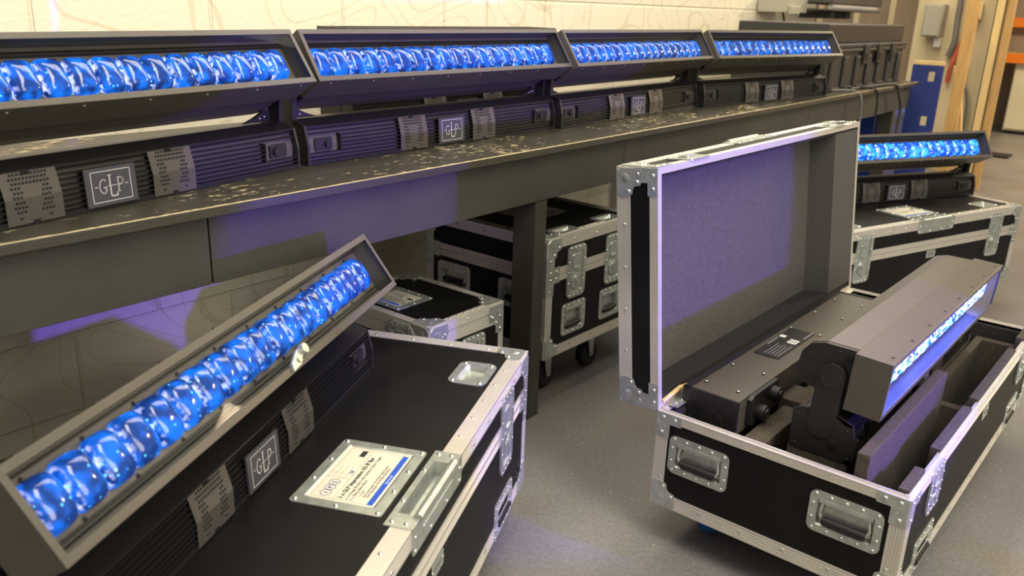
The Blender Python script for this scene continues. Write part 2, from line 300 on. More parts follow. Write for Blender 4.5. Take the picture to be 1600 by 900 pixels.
    def panel(s, u0, u1, v0, v1, holes, t, m):
        """sheet in the xy frame with rectangular holes, thickness t below z=0"""
        us = sorted({u0, u1} | {h[i] for h in holes for i in (0, 1)}); vs_ = sorted({v0, v1} | {h[i] for h in holes for i in (2, 3)})
        def inside(x, y): return any(h[0] < x < h[1] and h[2] < y < h[3] for h in holes)
        for a_, b_ in zip(us[:-1], us[1:]):
            for c_, d_ in zip(vs_[:-1], vs_[1:]):
                if inside((a_ + b_) / 2, (c_ + d_) / 2): continue
                s.quad((a_, c_, 0), (b_, c_, 0), (b_, d_, 0), (a_, d_, 0), m)
                s.quad((a_, c_, -t), (a_, d_, -t), (b_, d_, -t), (b_, c_, -t), m)
        for (a_, b_, c_, d_) in [(u0, u1, v0, v1)]:
            s.quad((a_, c_, 0), (a_, c_, -t), (b_, c_, -t), (b_, c_, 0), m); s.quad((b_, d_, 0), (b_, d_, -t), (a_, d_, -t), (a_, d_, 0), m)
            s.quad((b_, c_, 0), (b_, c_, -t), (b_, d_, -t), (b_, d_, 0), m); s.quad((a_, d_, 0), (a_, d_, -t), (a_, c_, -t), (a_, c_, 0), m)
    def stroke(s, pts, wd, z, m):
        for (x0, y0), (x1, y1) in zip(pts[:-1], pts[1:]):
            dx, dy = x1 - x0, y1 - y0; L_ = math.hypot(dx, dy) or 1; nx, ny = -dy / L_ * wd / 2, dx / L_ * wd / 2; ex, ey = dx / L_ * wd / 3, dy / L_ * wd / 3
            s.quad((x0 + nx - ex, y0 + ny - ey, z), (x0 - nx - ex, y0 - ny - ey, z), (x1 - nx + ex, y1 - ny + ey, z), (x1 + nx + ex, y1 + ny + ey, z), m)
    def text(s, body, x, y, z, size, m, rot=0.0, align='LEFT', bold=0.0):
        cu = bpy.data.curves.new('tmp_text', 'FONT'); cu.body = body; cu.size = size; cu.align_x = align; cu.offset = bold; cu.resolution_u = 2
        ob = bpy.data.objects.new('tmp_text', cu); me = bpy.data.meshes.new_from_object(ob)
        M0 = s.M; s.M = M0 @ Matrix.Translation((x, y, z)) @ Matrix.Rotation(rot, 4, 'Z')
        s.add([tuple(v.co) for v in me.vertices], [tuple(p.vertices) for p in me.polygons], m)
        s.M = M0; bpy.data.objects.remove(ob); bpy.data.curves.remove(cu); bpy.data.meshes.remove(me)
    def build(s, name, parent=None, loc=(0, 0, 0), rot=(0, 0, 0), bevel=0):
        me = bpy.data.meshes.new(name); me.from_pydata(s.v, [], s.f)
        for k in s.mats: me.materials.append(MT[k])
        me.polygons.foreach_set('material_index', s.mi); me.polygons.foreach_set('use_smooth', s.sm); me.update()
        o = bpy.data.objects.new(name, me); col.objects.link(o); o.location = loc; o.rotation_euler = rot
        if parent: o.parent = parent
        if bevel:
            b = o.modifiers.new('bevel', 'BEVEL'); b.width = bevel; b.segments = 2; b.limit_method = 'ANGLE'; b.angle_limit = R(40)
        return o
def frame(o, u, v):
    u, v = Vector(u), Vector(v); n = u.cross(v); M = Matrix((u, v, n)).transposed().to_4x4(); M.translation = o; return M
def tag(o, label=None, cat=None, group=None, kind=None):
    for k, x in (('label', label), ('category', cat), ('group', group), ('kind', kind)):
        if x: o[k] = x
    return o
def empty(name, loc, rz, label, cat, group=None):
    o = bpy.data.objects.new(name, None); col.objects.link(o); o.location = loc; o.rotation_euler = (0, 0, rz); o.empty_display_size = .05
    return tag(o, label, cat, group)
def copy_tree(o, parent=None):
    c = o.copy(); col.objects.link(c)
    if parent: c.parent = parent
    for ch in [x for x in o.children]: copy_tree(ch, c)
    return c

# ---------------------------------------------------------------- the room
def room():
    b = MB(); b.box(-7, 14, -6, 14, -.1, 0, 'floor_concrete'); tag(b.build('floor'), kind='structure')
    b = MB(); b.box(-4.2, 4.86, 0, .2, 0, 3.2, 'painted_block')
    o = b.build('wall_left', loc=BW(0, .981), rot=(0, 0, R(BYAW))); tag(o, kind='structure')
    for k, (x0, x1) in enumerate(((1.035, 1.092), (1.437, 1.485))):
        b = MB(); b.box(x0, x1, -.010, 0, .1, 3.2, 'painted_block')
        tag(b.build('trim_%d' % (k + 1), loc=BW(0, .981), rot=(0, 0, R(BYAW)), bevel=.002), kind='structure')
    # back partition and stud wall past the end of the bench
    b = MB(); b.box(7.0, 7.05, .62, 3.2, 0, 3.0, 'brown_ply')
    for y in (.70, .98, 1.3, 1.65): b.box(6.96, 7.0, y, y + .05, 0, 3.0, 'cream_board')
    tag(b.build('wall_back', loc=(0, BY, 0), rot=(0, 0, R(BYAW))), kind='structure')
    b = MB(); b.box(6.3, 6.36, .0, .62, 0, 3.0, 'cream_board')
    tag(b.build('wall_end', loc=(0, BY, 0), rot=(0, 0, R(BYAW))), kind='structure')
    b = MB(); b.box(10.6, 10.7, -5, 1.6, 0, 3.2, 'brown_ply')
    tag(b.build('wall_far', loc=(0, BY, 0), rot=(0, 0, R(BYAW))), kind='structure')
room()

# ---------------------------------------------------------------- workbench
def bench():
    root = empty('workbench', BW(0, 0), R(BYAW), 'long black-painted plywood workbench with worn edge along the cream block wall', 'workbench')
    T0, T1 = -2.6, 4.12
    b = MB(); b.box(T0, T1, 0, .93, ZB - .019, ZB, 'bench_top'); b.build('benchtop', root, bevel=.0015)
    b = MB()
    for x0, x1 in ((T0, -.9), (-.897, .62), (.623, 2.3), (2.303, T1 - .01)):
        b.box(x0, x1, .038, .066, .700, ZB - .019, 'apron_paint')
    b.box(T0, T1 - .02, .885, .913, .72, ZB - .019, 'apron_paint'); b.box(T1 - .05, T1 - .022, .066, .885, .72, ZB - .019, 'apron_paint')
    for x in (-1.6, -.5, .9, 1.9, 3.0): b.box(x, x + .05, .066, .885, .74, ZB - .019, 'apron_paint')
    b.build('apron', root, bevel=.0015)
    for x in (-1.75, .155, 2.05, 3.80):
        for y, nm in ((.042, 'leg'), (.80, 'leg')):
            b = MB(); b.box(x, x + .055, y, y + .082, 0, .845 if y > .1 else .72, 'leg_paint'); b.build(nm, root, bevel=.003)
bench()

# ---------------------------------------------------------------- GLP bar fixture
TILT = 33.5
PY, PZ, FU, VB, FH = .0696, .184, .112, -.0592, .129
def stadium(c0, c1, r, n=12):
    c0, c1 = Vector(c0), Vector(c1); d = (c1 - c0).normalized(); a0 = math.atan2(d.y, d.x)
    return [(c1.x + r * math.cos(a0 - math.pi / 2 + math.pi * i / n), c1.y + r * math.sin(a0 - math.pi / 2 + math.pi * i / n)) for i in range(n + 1)] + \
           [(c0.x + r * math.cos(a0 + math.pi / 2 + math.pi * i / n), c0.y + r * math.sin(a0 + math.pi / 2 + math.pi * i / n)) for i in range(n + 1)]
def make_fixture(label, group, lens='lens_blue', clip=False):
    root = empty('light_bar', (0, 0, 0), 0, label, 'light bar', group)
    BP = [(0, 0), (.138, 0), (.138, .088), (.118, .099), (.050, .102), (.0115, .089), (0, .046)]
    b = MB()
    inner = [(.014, .002), (.136, .002), (.136, .087), (.117, .097), (.050, .100), (.024, .092), (.014, .046)]
    b.prism(inner, -.490, .490, 'head_black')
    # top front lip and bottom sill
    b.prism([(.0, .0), (.016, .0), (.016, .009), (.0, .009)], -.497, .497, 'fin_black')
    b.prism([(.0105, .0855), (.026, .0855), (.050, .1015), (.048, .1025), (.0105, .0895)], -.497, .497, 'fin_black')
    # fins, cut short round the connectors
    for i in range(8):
        z = .0165 + i * .0092; y = 0.0 if z < .046 else (z - .046) * .27
        segs = [(-.49, .49)] if i in (0, 1, 6, 7) else [(-.392, .392)]
        for x0, x1 in segs: b.box(x0, x1, y, .016 + y, z - .0009, z + .0009, 'fin_black')
    for s_ in (-1, 1):
        # connector niche
        b.box(s_ * .392, s_ * .395, .002, .02, .026, .066, 'fin_black')
        M0 = b.M; b.M = frame((s_ * .44, .0125, .045), (1, 0, 0), (0, 0, 1))
        b.poly(b.rr(.052, .030, .005), 0, .003, 'satin_black'); b.cyl((-.010 * s_, 0, .003), (-.010 * s_, 0, .010), .0085, 'satin_black', 16)
        for q in (-.021, .021):
            b.dome(q, .010, .003, .0022, .0012, 'fin_black', 6); b.dome(q, -.010, .003, .0022, .0012, 'fin_black', 6)
        b.M = M0
    # base screws underneath and feet holes, visible on an upturned unit
    b.M = frame((0, 0, 0), (1, 0, 0), (0, -1, 0)); b.M.translation = (0, 0, 0)
    for x in (-.44, -.30, .06, .24, .40):
        for y in (-.028, -.110):
            b.disc(x, y, -.0005 + .0009, .0048, 'void', 12)
            b.add([(x - .0, y - .0045, .0006), (x + .0048, y - .001, .0006), (x + .003, y + .003, .0006), (x - .002, y + .002, .0006)], [(0, 1, 2, 3)], 'white')
    b.build('base', root)
    for s_ in (-1, 1):
        b = MB(); x0, x1 = (.490, .5) if s_ > 0 else (-.5, -.490)
        P2 = [(-.0015, -.0), (.1395, -.0), (.1395, .089), (.119, .1005), (.050, .1035), (.010, .0905), (-.0015, .0465)]
        b.prism(P2, x0 if s_ > 0 else x0, x1 - (.006 if s_ > 0 else 0) + (-.0 if s_ > 0 else -.006 + 0), 'satin_black') if False else b.prism(P2, s_ * .490 if s_ > 0 else -.497, .497 if s_ > 0 else -.490, 'satin_black')
        M0 = b.M; b.M = frame((s_ * .497, 0, 0), (0, s_, 0), (0, 0, 1))
        for (y, z) in ((.012, .010), (.128, .010), (.128, .080), (.02, .075), (.055, .093)): b.dome(s_ * y, z, 0, .0028, .0016, 'fin_black', 8)
        b.cyl((s_ * .045, .035, 0), (s_ * .045, .035, .0025), .0085, 'void', 16)
        b.M = M0
        b.build('end_plate', root)
    # perforated vent plates, bent like the face
    for cx in (-.145, .142):
        b = MB(); w_ = .100
        M1 = frame((cx, -.0015, 0), (1, 0, 0), (0, 0, 1)); L2 = math.hypot(.0115, .042)
        M2 = frame((cx, -.0015, .045), (1, 0, 0), (0, .0115 / L2, .042 / L2))
        b.M = M1; b.box(-w_ / 2, w_ / 2, .003, .045, -.001, .0006, 'vent_plate')
        b.M = M2
        for q in ((-w_ / 2, -.011, 0, L2), (.004, w_ / 2, 0, L2), (-.011, .004, 0, L2 - .006)): b.box(q[0], q[1], q[2], q[3], -.001, .0006, 'vent_plate')
        rows = 11; 
        for i in range(rows):
            for j in range(15):
                x = -.043 + j * .0062 + (.0031 if i % 2 else 0); yy = .008 + i * .0076
                if x > .044: continue
                arch = abs(x) < .034 and yy > .016 and not (abs(x) < .017 - (.06 - yy) * .12 and yy < .062)
                if not arch: continue
                if yy < .044: b.M = M1; b.disc(x, yy, .0008, .0027, 'void', 6, R(30))
                else: b.M = M2; b.disc(x, min(yy - .044, L2 - .004), .0008, .0027, 'void', 6, R(30))
        b.M = M1
        for q in (-.026, .026): b.dome(q, .014, .0006, .0036, .002, 'fin_black', 8)
        b.box(-.008, .006, .003, .008, .0004, .0009, 'void')
        b.build('vent_plate', root)
    # logo plate
    b = MB(); b.M = frame((0, -.004, .041), (1, 0, 0), (0, .05, .9987))
    b.box(-.052, .052, -.034, .034, -.004, .0, 'logo_plate')
    z = .0004
    for p in ([(-.040, -.027), (.040, -.027), (.040, .027), (-.040, .027), (-.040, -.027)],): b.stroke(p, .0012, z, 'white_ink')
    G = [(.0 + (-.017) + .0075 * math.cos(R(t)), .0 + .0125 * math.sin(R(t))) for t in range(50, 311, 20)] + [(-.0115, -.002), (-.016, -.002)]
    b.stroke(G, .0017, z, 'white_ink')
    b.stroke([(-.003, .019), (-.003, -.019), (.0095, -.019), (.0095, -.014)], .0022, z, 'white_ink'); b.stroke([(-.0065, .019), (.0005, .019)], .0012, z, 'white_ink')
    Pp = [(.0135, -.0125), (.0135, .0125), (.018, .0125)] + [(.018 + .006 * math.cos(R(t)), .006 + .0065 * math.sin(R(t))) for t in range(80, -91, -20)] + [(.0135, -.0005)]
    b.stroke(Pp, .0017, z, 'white_ink'); b.stroke([(.0105, -.0125), (.0165, -.0125)], .0012, z, 'white_ink')
    b.stroke([(-.034, 0), (-.028, 0)], .0011, z, 'white_ink'); b.stroke([(.028, 0), (.034, 0)], .0011, z, 'white_ink')
    b.stroke([(-.0095, 0), (-.001, 0)], .0009, z, 'white_ink'); b.stroke([(-.001, 0), (.010, 0)], .0009, z, 'white_ink')
    b.build('logo_plate', root)
    # arms: stadium yoke at each end + the foot bracket that ties it to the base
    for s_ in (-1, 1):
        b = MB(); M = frame((s_ * .4975, 0, 0), (0, s_, 0), (0, 0, 1)); b.M = M
        st = stadium((s_ * .077, .068), (s_ * PY, PZ), .0285)
        if s_ < 0: st = st[::-1] if False else st
        b.poly(st, -.011, .0015, 'satin_black')
        b.poly([(s_ * PY + .025 * math.cos(R(t)), PZ + .025 * math.sin(R(t))) for t in range(0, 360, 20)], .0015, .0035, 'satin_black')
        for t in range(20, 380, 60): b.dome(s_ * PY + .0185 * math.cos(R(t)), PZ + .0185 * math.sin(R(t)), .0035, .0018, .001, 'fin_black', 6)
        b.build('yoke_arm', root)
        b = MB(); q = s_
        b.M = frame((0, .078, 0), (1, 0, 0), (0, 0, 1))
        out = [(.497, .101), (.497, .165), (.470, .165), (.462, .150), (.462, .122), (.440, .112), (.405, .101)]
        b.poly([(q * x, y) for x, y in (out if q < 0 else out[::-1])][::-1], -.0035, .0035, 'satin_black')
        for x, y in ((.470, .112), (.455, .109), (.478, .130)): b.dome(q * x, y, .0035, .003, .002, 'rivet', 8)
        b.build('bracket', root)
    # head: housing is the part, everything on it a sub-part
    b = MB()
    # head frame: local y = -u (forward is -y), z = v
    H = [(-.030, -.046), (.034, -.044), (.071, -.036), (.082, -.006), (.078, .031), (.060, .056), (.030, .066), (-.037, .069)]
    b.prism(H, -.470, .470, 'head_black', smooth=False)
    for s_ in (-1, 1):
        Ms = frame((s_ * .470, 0, 0), (0, s_, 0), (0, 0, 1)); b.M = Ms
        pp = [(s_ * y * .985, z * .985) for y, z in H]; b.poly(pp if s_ > 0 else pp[::-1], 0, .012, 'satin_black')
        for (y, z) in ((.06, -.02), (.058, .03), (.0, .055), (-.024, -.03)): b.dome(s_ * y, z, .012, .0024, .0014, 'fin_black', 6)
        b.cyl((s_ * -.024, .047, .012), (s_ * -.024, .047, .016), .0075, 'void', 14)
        b.M = Matrix.Identity(4)
    for k in range(24):
        x = -.46 + k * .04; b.M = frame((x, -.034, .0672), (1, 0, 0), (0, 1, 0)); b.dome(0, 0, .0012, .0014, .0006, 'void', 6)
    b.M = Matrix.Identity(4)
    head = b.build('head', root, loc=(0, PY, PZ), rot=(R(TILT), 0, 0))
    head.rotation_euler = (-R(TILT), 0, 0)
    # bezel box, open to the front
    b = MB(); y0, y1 = -FU, -.037; zt, zb_ = VB + FH, VB; L = .5
    b.box(-L, L, y0, y1, zt - .003, zt, 'head_black'); b.box(-L, L, y0, y1, zb_, zb_ + .003, 'head_black')
    for s_ in (-1, 1): b.box(s_ * L, s_ * (L - .003), y0, y1, zb_ + .003, zt - .003, 'head_black')
    b.box(-L + .003, L - .003, y1 - .004, y1, zb_ + .003, zt - .003, 'head_black')
    # front flange
    for q in ((-L, L, zt - .012, zt), (-L, L, zb_, zb_ + .012), (-L, -L + .010, zb_ + .012, zt - .012), (L - .010, L, zb_ + .012, zt - .012)):
        b.box(q[0], q[1], y0 - .0018, y0, q[2], q[3], 'head_black')
    b.M = frame((0, 0, zt), (1, 0, 0), (0, 1, 0))
    for k in range(8): b.dome(-.46 + k * .1315, y0 + .012, 0, .0036, .0026, 'fin_black', 8)
    b.M = frame((0, 0, zb_), (1, 0, 0), (0, -1, 0))
    for k in range(8): b.dome(-.46 + k * .1315, -(y0 + .012), 0, .0030, .0018, 'rivet', 8)
    b.M = Matrix.Identity(4)
    b.build('bezel', head, bevel=.0006)
    # lens carrier plate with rails
    b = MB(); yi = y0 + .044
    b.box(-L + .003, L - .003, yi, yi + .003, zb_ + .003, zt - .003, 'inner_plate')
    for zz, dz in ((zt - .014, .0014), (zt - .021, .003), (zb_ + .013, .0014), (zb_ + .019, .003)):
        b.box(-L + .004, L - .004, yi - .0055, yi, zz, zz + dz, 'fin_black')
    b.box(-L + .004, L - .004, yi - .004, yi, zt - .011, zt - .004, 'inner_plate'); b.box(-L + .004, L - .004, yi - .004, yi, zb_ + .004, zb_ + .010, 'inner_plate')
    b.M = frame((0, yi, 0), (1, 0, 0), (0, 0, 1))
    for k in range(10):
        b.dome(-.445 + k * .0985, zt - .0265, 0, .0034, .0024, 'fin_black', 8); b.dome(-.41 + k * .0985, zb_ + .0245, 0, .0034, .0024, 'fin_black', 8)
    b.build('lens_carrier', head)
    # lenses
    me = None; pitch = .0522; cz = (zt + zb_) / 2
    for k in range(18):
        x = -.4437 + k * pitch
        if me is None:
            b = MB(); rows = [(1.0, 0), (1.0, .006), (.97, .013), (.86, .019), (.66, .0235), (.38, .026)]
            n = 24; hw, hh = .0255, .0355; vs = []
            for (sx, dep) in rows:
                for i in range(n):
                    t = 2 * math.pi * i / n; c_, s2 = math.cos(t), math.sin(t); e = .52
                    vs.append((hw * sx * math.copysign(abs(c_) ** e, c_), -dep, hh * sx * math.copysign(abs(s2) ** e, s2)))
            vs.append((0, -.0268, 0)); nr = len(rows)
            fs = [(j * n + i, j * n + (i + 1) % n, (j + 1) * n + (i + 1) % n, (j + 1) * n + i) for j in range(nr - 1) for i in range(n)]
            fs += [((nr - 1) * n + i, (nr - 1) * n + (i + 1) % n, nr * n) for i in range(n)]
            b.add(vs, fs, lens, True); o = b.build('lens', head); me = o.data
        else:
            o = bpy.data.objects.new('lens', me); col.objects.link(o); o.parent = head
        o.location = (x, yi, cz)
    b = MB(); b.box(-L + .006, L - .006, y0 + .0002, y0 + .002, zb_ + .006, zt - .006, 'front_glass'); b.build('front_glass', head)
    return root
def set_tilt(root, deg):
    for c in root.children:
        if c.name.startswith('head'): c.rotation_euler = (-R(deg), 0, 0)
def relens(root, mname):
    mesh = None
    for c in root.children:
        if c.name.startswith('head'):
            for l in c.children:
                if l.name.startswith('lens') and not l.name.startswith('lens_c'):
                    if mesh is None: mesh = l.data.copy(); mesh.materials[0] = MT[mname]
                    l.data = mesh
GB = 'light bars lined up along the bench front'
fx = make_fixture('blue-lit light bar nearest the camera on the workbench, cut off at the left edge', GB)
fx.location = (-.7275, 1.4924, ZB + .001); fx.rotation_euler = (0, 0, R(62.5))
def fcopy(label, group, loc, yaw, tilt, lens=None):
    c = copy_tree(fx); c['label'] = label
    if group: c['group'] = group
    elif 'group' in c: del c['group']
    c.location = loc; c.rotation_euler = (0, 0, R(yaw)); set_tilt(c, tilt)
    if lens: relens(c, lens)
    return c
fcopy('second blue-lit light bar from the left along the workbench front', GB, (-.1829, 2.3507, ZB + .001), 52.6, TILT)
fcopy('third blue-lit light bar from the left along the workbench front', GB, (.4354, 3.1405, ZB + .001), 53.4, TILT)
fcopy('farthest blue-lit light bar on the workbench, angled out beside the black plastic trunk', GB, (1.1272, 3.881, ZB + .001), 42.5, TILT)
p_ = BW(.37, .50, ZB + .001)
fcopy('black light bar at the back of the workbench, mostly hidden behind the second blue-lit bar', None, p_, BYAW, 90)
f5 = fcopy('big blue-lit light bar across the lid of the closed foreground road case', None, (-.4068, 1.2423, .4575), 78.03, 34.5)
fcopy('distant light bar on the closed road case behind the open lid', None, (1.6981, 3.7345, .4575), 23.9, 30.5, 'lens_blue_far')
fcopy('light bar standing in the open road case, its blue face turned right', None, (1.0503, 1.9804, .325), 50.5, -3.3, 'lens_blue_bright')

# ---------------------------------------------------------------- flight cases
def rivets_u(b, u0, u1, v, step=.105, r=.0042):
    n = max(1, round((u1 - u0) / step)); 
    for i in range(n): b.dome(u0 + (i + .5) * (u1 - u0) / n, v, .0016, r, .0022, 'rivet', 8)
def face_frames(L, W):
    return {'front': (frame((0, 0, 0), (1, 0, 0), (0, 0, 1)), -L, 0), 'right': (frame((0, 0, 0), (0, 1, 0), (0, 0, 1)), 0, W),
            'left': (frame((-L, 0, 0), (0, -1, 0), (0, 0, 1)), -W, 0), 'back': (frame((0, W, 0), (-1, 0, 0), (0, 0, 1)), 0, L)}
def corner_parts(name, parent, C_, sx, sy, sz, r=.030):
    """ball corner: C_ the box corner, s* = direction from the corner into the box"""
    b = MB(); C_ = Vector(C_); c = C_ + Vector((sx, sy, sz)) * (r - .006)
    b.ball(c, r, 'zinc', 18, 12)
    ax = [Vector((sx, 0, 0)), Vector((0, sy, 0)), Vector((0, 0, sz))]
    for i in range(3):
        u, v = ax[i], ax[(i + 1) % 3]; n = -ax[(i + 2) % 3]
        M = Matrix((u, v, n)).transposed().to_4x4(); M.translation = C_; b.M = M
        out = [(.012, .002), (.062, .002), (.066, .012), (.066, .030), (.060, .040), (.048, .042), (.042, .048), (.040, .060), (.030, .066), (.012, .066), (.002, .062), (.002, .012)]
        b.poly(out, .0012, .0038, 'zinc')
        for q in ((.054, .032), (.032, .054)): b.dome(q[0], q[1], .0038, .0048, .003, 'rivet', 8)
        b.M = Matrix.Identity(4)
    return b.build(name, parent)
def make_case(loc, rz, label, cat, group, L, W, z0, zr, zt, es=.034, rim=.022, front_handles=(), end_handles=(), latches=(), hz=(.10, .19), ez=(.204, .300), lz=(.252, .434),
              edge_handle=False, cups=(), plate=None, nameplate=None, open_deg=0, castors=True, end_handles_right=(), tyre='rubber', hw=.15, z_cast=None, rot_ox=0, foam=False):
    root = empty('road_case', loc, rz, label, cat, group)
    FF = face_frames(L, W)
    t = .009
    # --- body shell
    b = MB()
    hol = {k: [] for k in FF}
    hol['front'] = [(u - hw / 2 + .014, u + hw / 2 - .014, hz[0] + .014, hz[1] - .014) for u in front_handles]
    hol['left'] = [(-v - .075 + .014, -v + .075 - .014, ez[0] + .014, ez[1] - .014) for v in end_handles]
    hol['right'] = [(v - .05 + .012, v + .05 - .012, ez[0] + .012, ez[1] - .012) for v in end_handles_right]
    for k, (M, u0, u1) in FF.items():
        b.M = M; b.panel(u0, u1, z0, zr - .001, hol[k], t, 'black_laminate')
    b.M = Matrix.Identity(4)
    b.box(-L, 0, 0, W, z0, z0 + t, 'black_laminate')
    b.build('case_body', root)
    # --- body edging
    b = MB()
    for k, (M, u0, u1) in FF.items():
        b.M = M
        b.strip(u0, u1, z0 - .001, z0 + es, 'alu'); rivets_u(b, u0 + .08, u1 - .08, z0 + es * .62)
        b.strip(u0, u1, zr - rim, zr - .0008, 'alu')
        b.strip(u0 - .001, u0 + es * .9, z0 + es, zr - rim, 'alu', 'v'); b.strip(u1 - es * .9, u1 + .001, z0 + es, zr - rim, 'alu', 'v')
        for uu in (u0 + es * .62, u1 - es * .62):
            for q in range(2): b.dome(uu, z0 + .075 + q * (zr - z0 - .11), .0016, .0042, .0022, 'rivet', 8)
        # rim braces
        for sgn, uu in ((1, u0), (-1, u1)):
            x0_, x1_ = sorted((uu, uu + sgn * .062)); b.box(x0_, x1_, zr - .026, zr - .001, .0012, .0030, 'zinc')
            x0_, x1_ = sorted((uu, uu + sgn * .033)); b.box(x0_, x1_, zr - .062, zr - .026, .0012, .0030, 'zinc')
            for q in ((.016, -.012), (.046, -.012), (.014, -.050)): b.dome(uu + sgn * q[0], zr + q[1], .003, .0045, .003, 'rivet', 8)
    b.M = Matrix.Identity(4)
    # rim channel on top of the walls
    for (x0, x1, y0, y1) in ((-L, 0, 0, .016), (-L, 0, W - .016, W), (-L, -L + .016, .016, W - .016), (-.016, 0, .016, W - .016)):
        b.box(x0, x1, y0, y1, zr - .003, zr - .0006, 'alu')
    for (x0, x1, y0, y1) in ((-L + .006, -.006, .006, .009), (-L + .006, -.006, W - .009, W - .006), (-L + .006, -L + .009, .009, W - .009), (-.009, -.006, .009, W - .009)):
        b.box(x0, x1, y0, y1, zr - .0006, zr + .004 if open_deg else zr - .0002, 'alu')
    # bottom edge returns
    b.box(-L, 0, 0, es, z0 - .0015, z0, 'alu'); b.box(-L, 0, W - es, W, z0 - .0015, z0, 'alu'); b.box(-L, -L + es, es, W - es, z0 - .0015, z0, 'alu'); b.box(-es, 0, es, W - es, z0 - .0015, z0, 'alu')
    b.build('case_edging', root)
    # --- handles
    def handle(M, u, v0, v1, w_=hw, wide=True):
        b = MB(); b.M = M; h_ = v1 - v0; cy = (v0 + v1) / 2
        b.dish(u, cy, w_, h_, .017, .0088, 'zinc', .016)
        k = 5
        for i in range(k):
            f_ = -1 + 2 * i / (k - 1); b.dome(u + f_ * (w_ / 2 - .012), v1 - .008, .002, .0038, .0026, 'rivet', 8)
            if i % 2 == 0 or True: b.dome(u + f_ * (w_ / 2 - .012), v0 + .008, .002, .0032, .0022, 'rivet', 8)
        for s_ in (-1, 1):
            for q in (.33, .67): b.dome(u + s_ * (w_ / 2 - .008), v0 + q * h_, .002, .0034, .0022, 'rivet', 8)
        b.box(u - w_ / 2 + .02, u + w_ / 2 - .02, v1 - .026, v1 - .017, -.004, .003, 'zinc')
        o = b.build('recessed_handle', root)
        g = MB(); g.M = M; gy = v0 + .031
        g.cyl((u - w_ / 2 + .030, gy, .0005), (u + w_ / 2 - .030, gy, .0005), .0082, 'rubber', 14)
        for s_ in (-1, 1): g.tube([(u + s_ * (w_ / 2 - .028), v1 - .024, .0), (u + s_ * (w_ / 2 - .024), gy + .012, .0), (u + s_ * (w_ / 2 - .030), gy, .0005)], .0034, 'zinc')
        
        for q in (-.2, .2, -.07, .07): g.dome(u + q * w_, v1 - .036, -.0086, .0032, .002, 'rivet', 8)
        g.build('grip', o)
        return o
    for u in front_handles: handle(FF['front'][0], u, *hz)
    for v in end_handles: handle(FF['left'][0], -v, *ez, w_=.15)
    for v in end_handles_right: handle(FF['right'][0], v, *ez, w_=.10)
    # --- butterfly latches (dish sits on the surface with a low frame, across the seam)
    def latch(M, u, v0, v1, w_=.098):
        b = MB(); b.M = M; cy = (v0 + v1) / 2; h_ = v1 - v0
        A = b.rr(w_, h_, .020, cx=u, cy=cy); B = b.rr(w_ - .032, h_ - .036, .010, cx=u, cy=cy); n = len(A)
        vs = [(x, y, .0008) for x, y in A] + [(x, y, .0052) for x, y in A] + [(x, y, .0062) for x, y in B] + [(x, y, .0026) for x, y in B]; fs = []
        for k in range(3): fs += [(k * n + i, k * n + (i + 1) % n, (k + 1) * n + (i + 1) % n, (k + 1) * n + i) for i in range(n)]
        b.add(vs, fs, 'zinc'); b.add([(x, y, .0026) for x, y in B], [tuple(range(n))], 'zinc')
        for i in range(4):
            f_ = -1 + 2 * i / 3
            b.dome(u + f_ * (w_ / 2 - .016), v1 - .008, .0056, .0042, .0028, 'rivet', 8); b.dome(u + f_ * (w_ / 2 - .016), v0 + .008, .0056, .0042, .0028, 'rivet', 8)
        for s_ in (-1, 1):
            for q in (.3, .5, .7): b.dome(u + s_ * (w_ / 2 - .007), v0 + q * h_, .0056, .0034, .0024, 'rivet', 8)
        o = b.build('butterfly_latch', root)
        kk = min(1, h_ / .18); g = MB(); g.M = M @ Matrix.Translation((u, cy, 0)) @ Matrix.Diagonal((1, kk, 1, 1)) @ Matrix.Translation((-u, -cy, 0))
        g.poly(g.rr(.040, .050, .008, cx=u, cy=cy + .034), .0026, .0058, 'zinc'); g.box(u - .016, u + .016, cy + .008, cy + .016, .0026, .0086, 'zinc')
        wing = [(u - .024, cy - .050), (u - .006, cy - .062), (u + .006, cy - .062), (u + .024, cy - .050), (u + .018, cy - .024), (u + .007, cy - .008), (u - .007, cy - .008), (u - .018, cy - .024)]
        g.poly(wing, .0040, .0075, 'zinc'); g.cyl((u, cy - .026, .0075), (u, cy - .026, .0105), .012, 'zinc', 16)
        g.box(u - .0035, u + .0035, cy - .060, cy - .012, .0075, .0110, 'zinc')
        g.build('latch_wing', o)
    def latch_half(M, u, v0, v1, up, parent, w_=.098):
        b = MB(); b.M = M; b.poly(b.rr(w_, v1 - v0, .012, cx=u, cy=(v0 + v1) / 2), .0008, .0045, 'zinc')
        b.poly(b.rr(.050, .026, .006, cx=u, cy=(v0 + v1) / 2), .0045, .009, 'zinc')
        for i in range(4): b.dome(u + (-1 + 2 * i / 3) * (w_ / 2 - .012), (v1 - .008) if up else (v0 + .008), .0045, .004, .003, 'rivet', 8)
        return b.build('latch_plate' if up else 'butterfly_latch', parent)
    lidM = {}
    for u in latches:
        if not open_deg: latch(FF['front'][0], u, *lz)
        else: latch(FF['front'][0], u, lz[0] - .004, zr + .002)
    # --- corners at the foot of the body
    for x, sx in ((-L, 1), (0, -1)):
        for y, sy in ((0, 1), (W, -1)): corner_parts('corner_protector', root, (x, y, z0), sx, sy, 1)
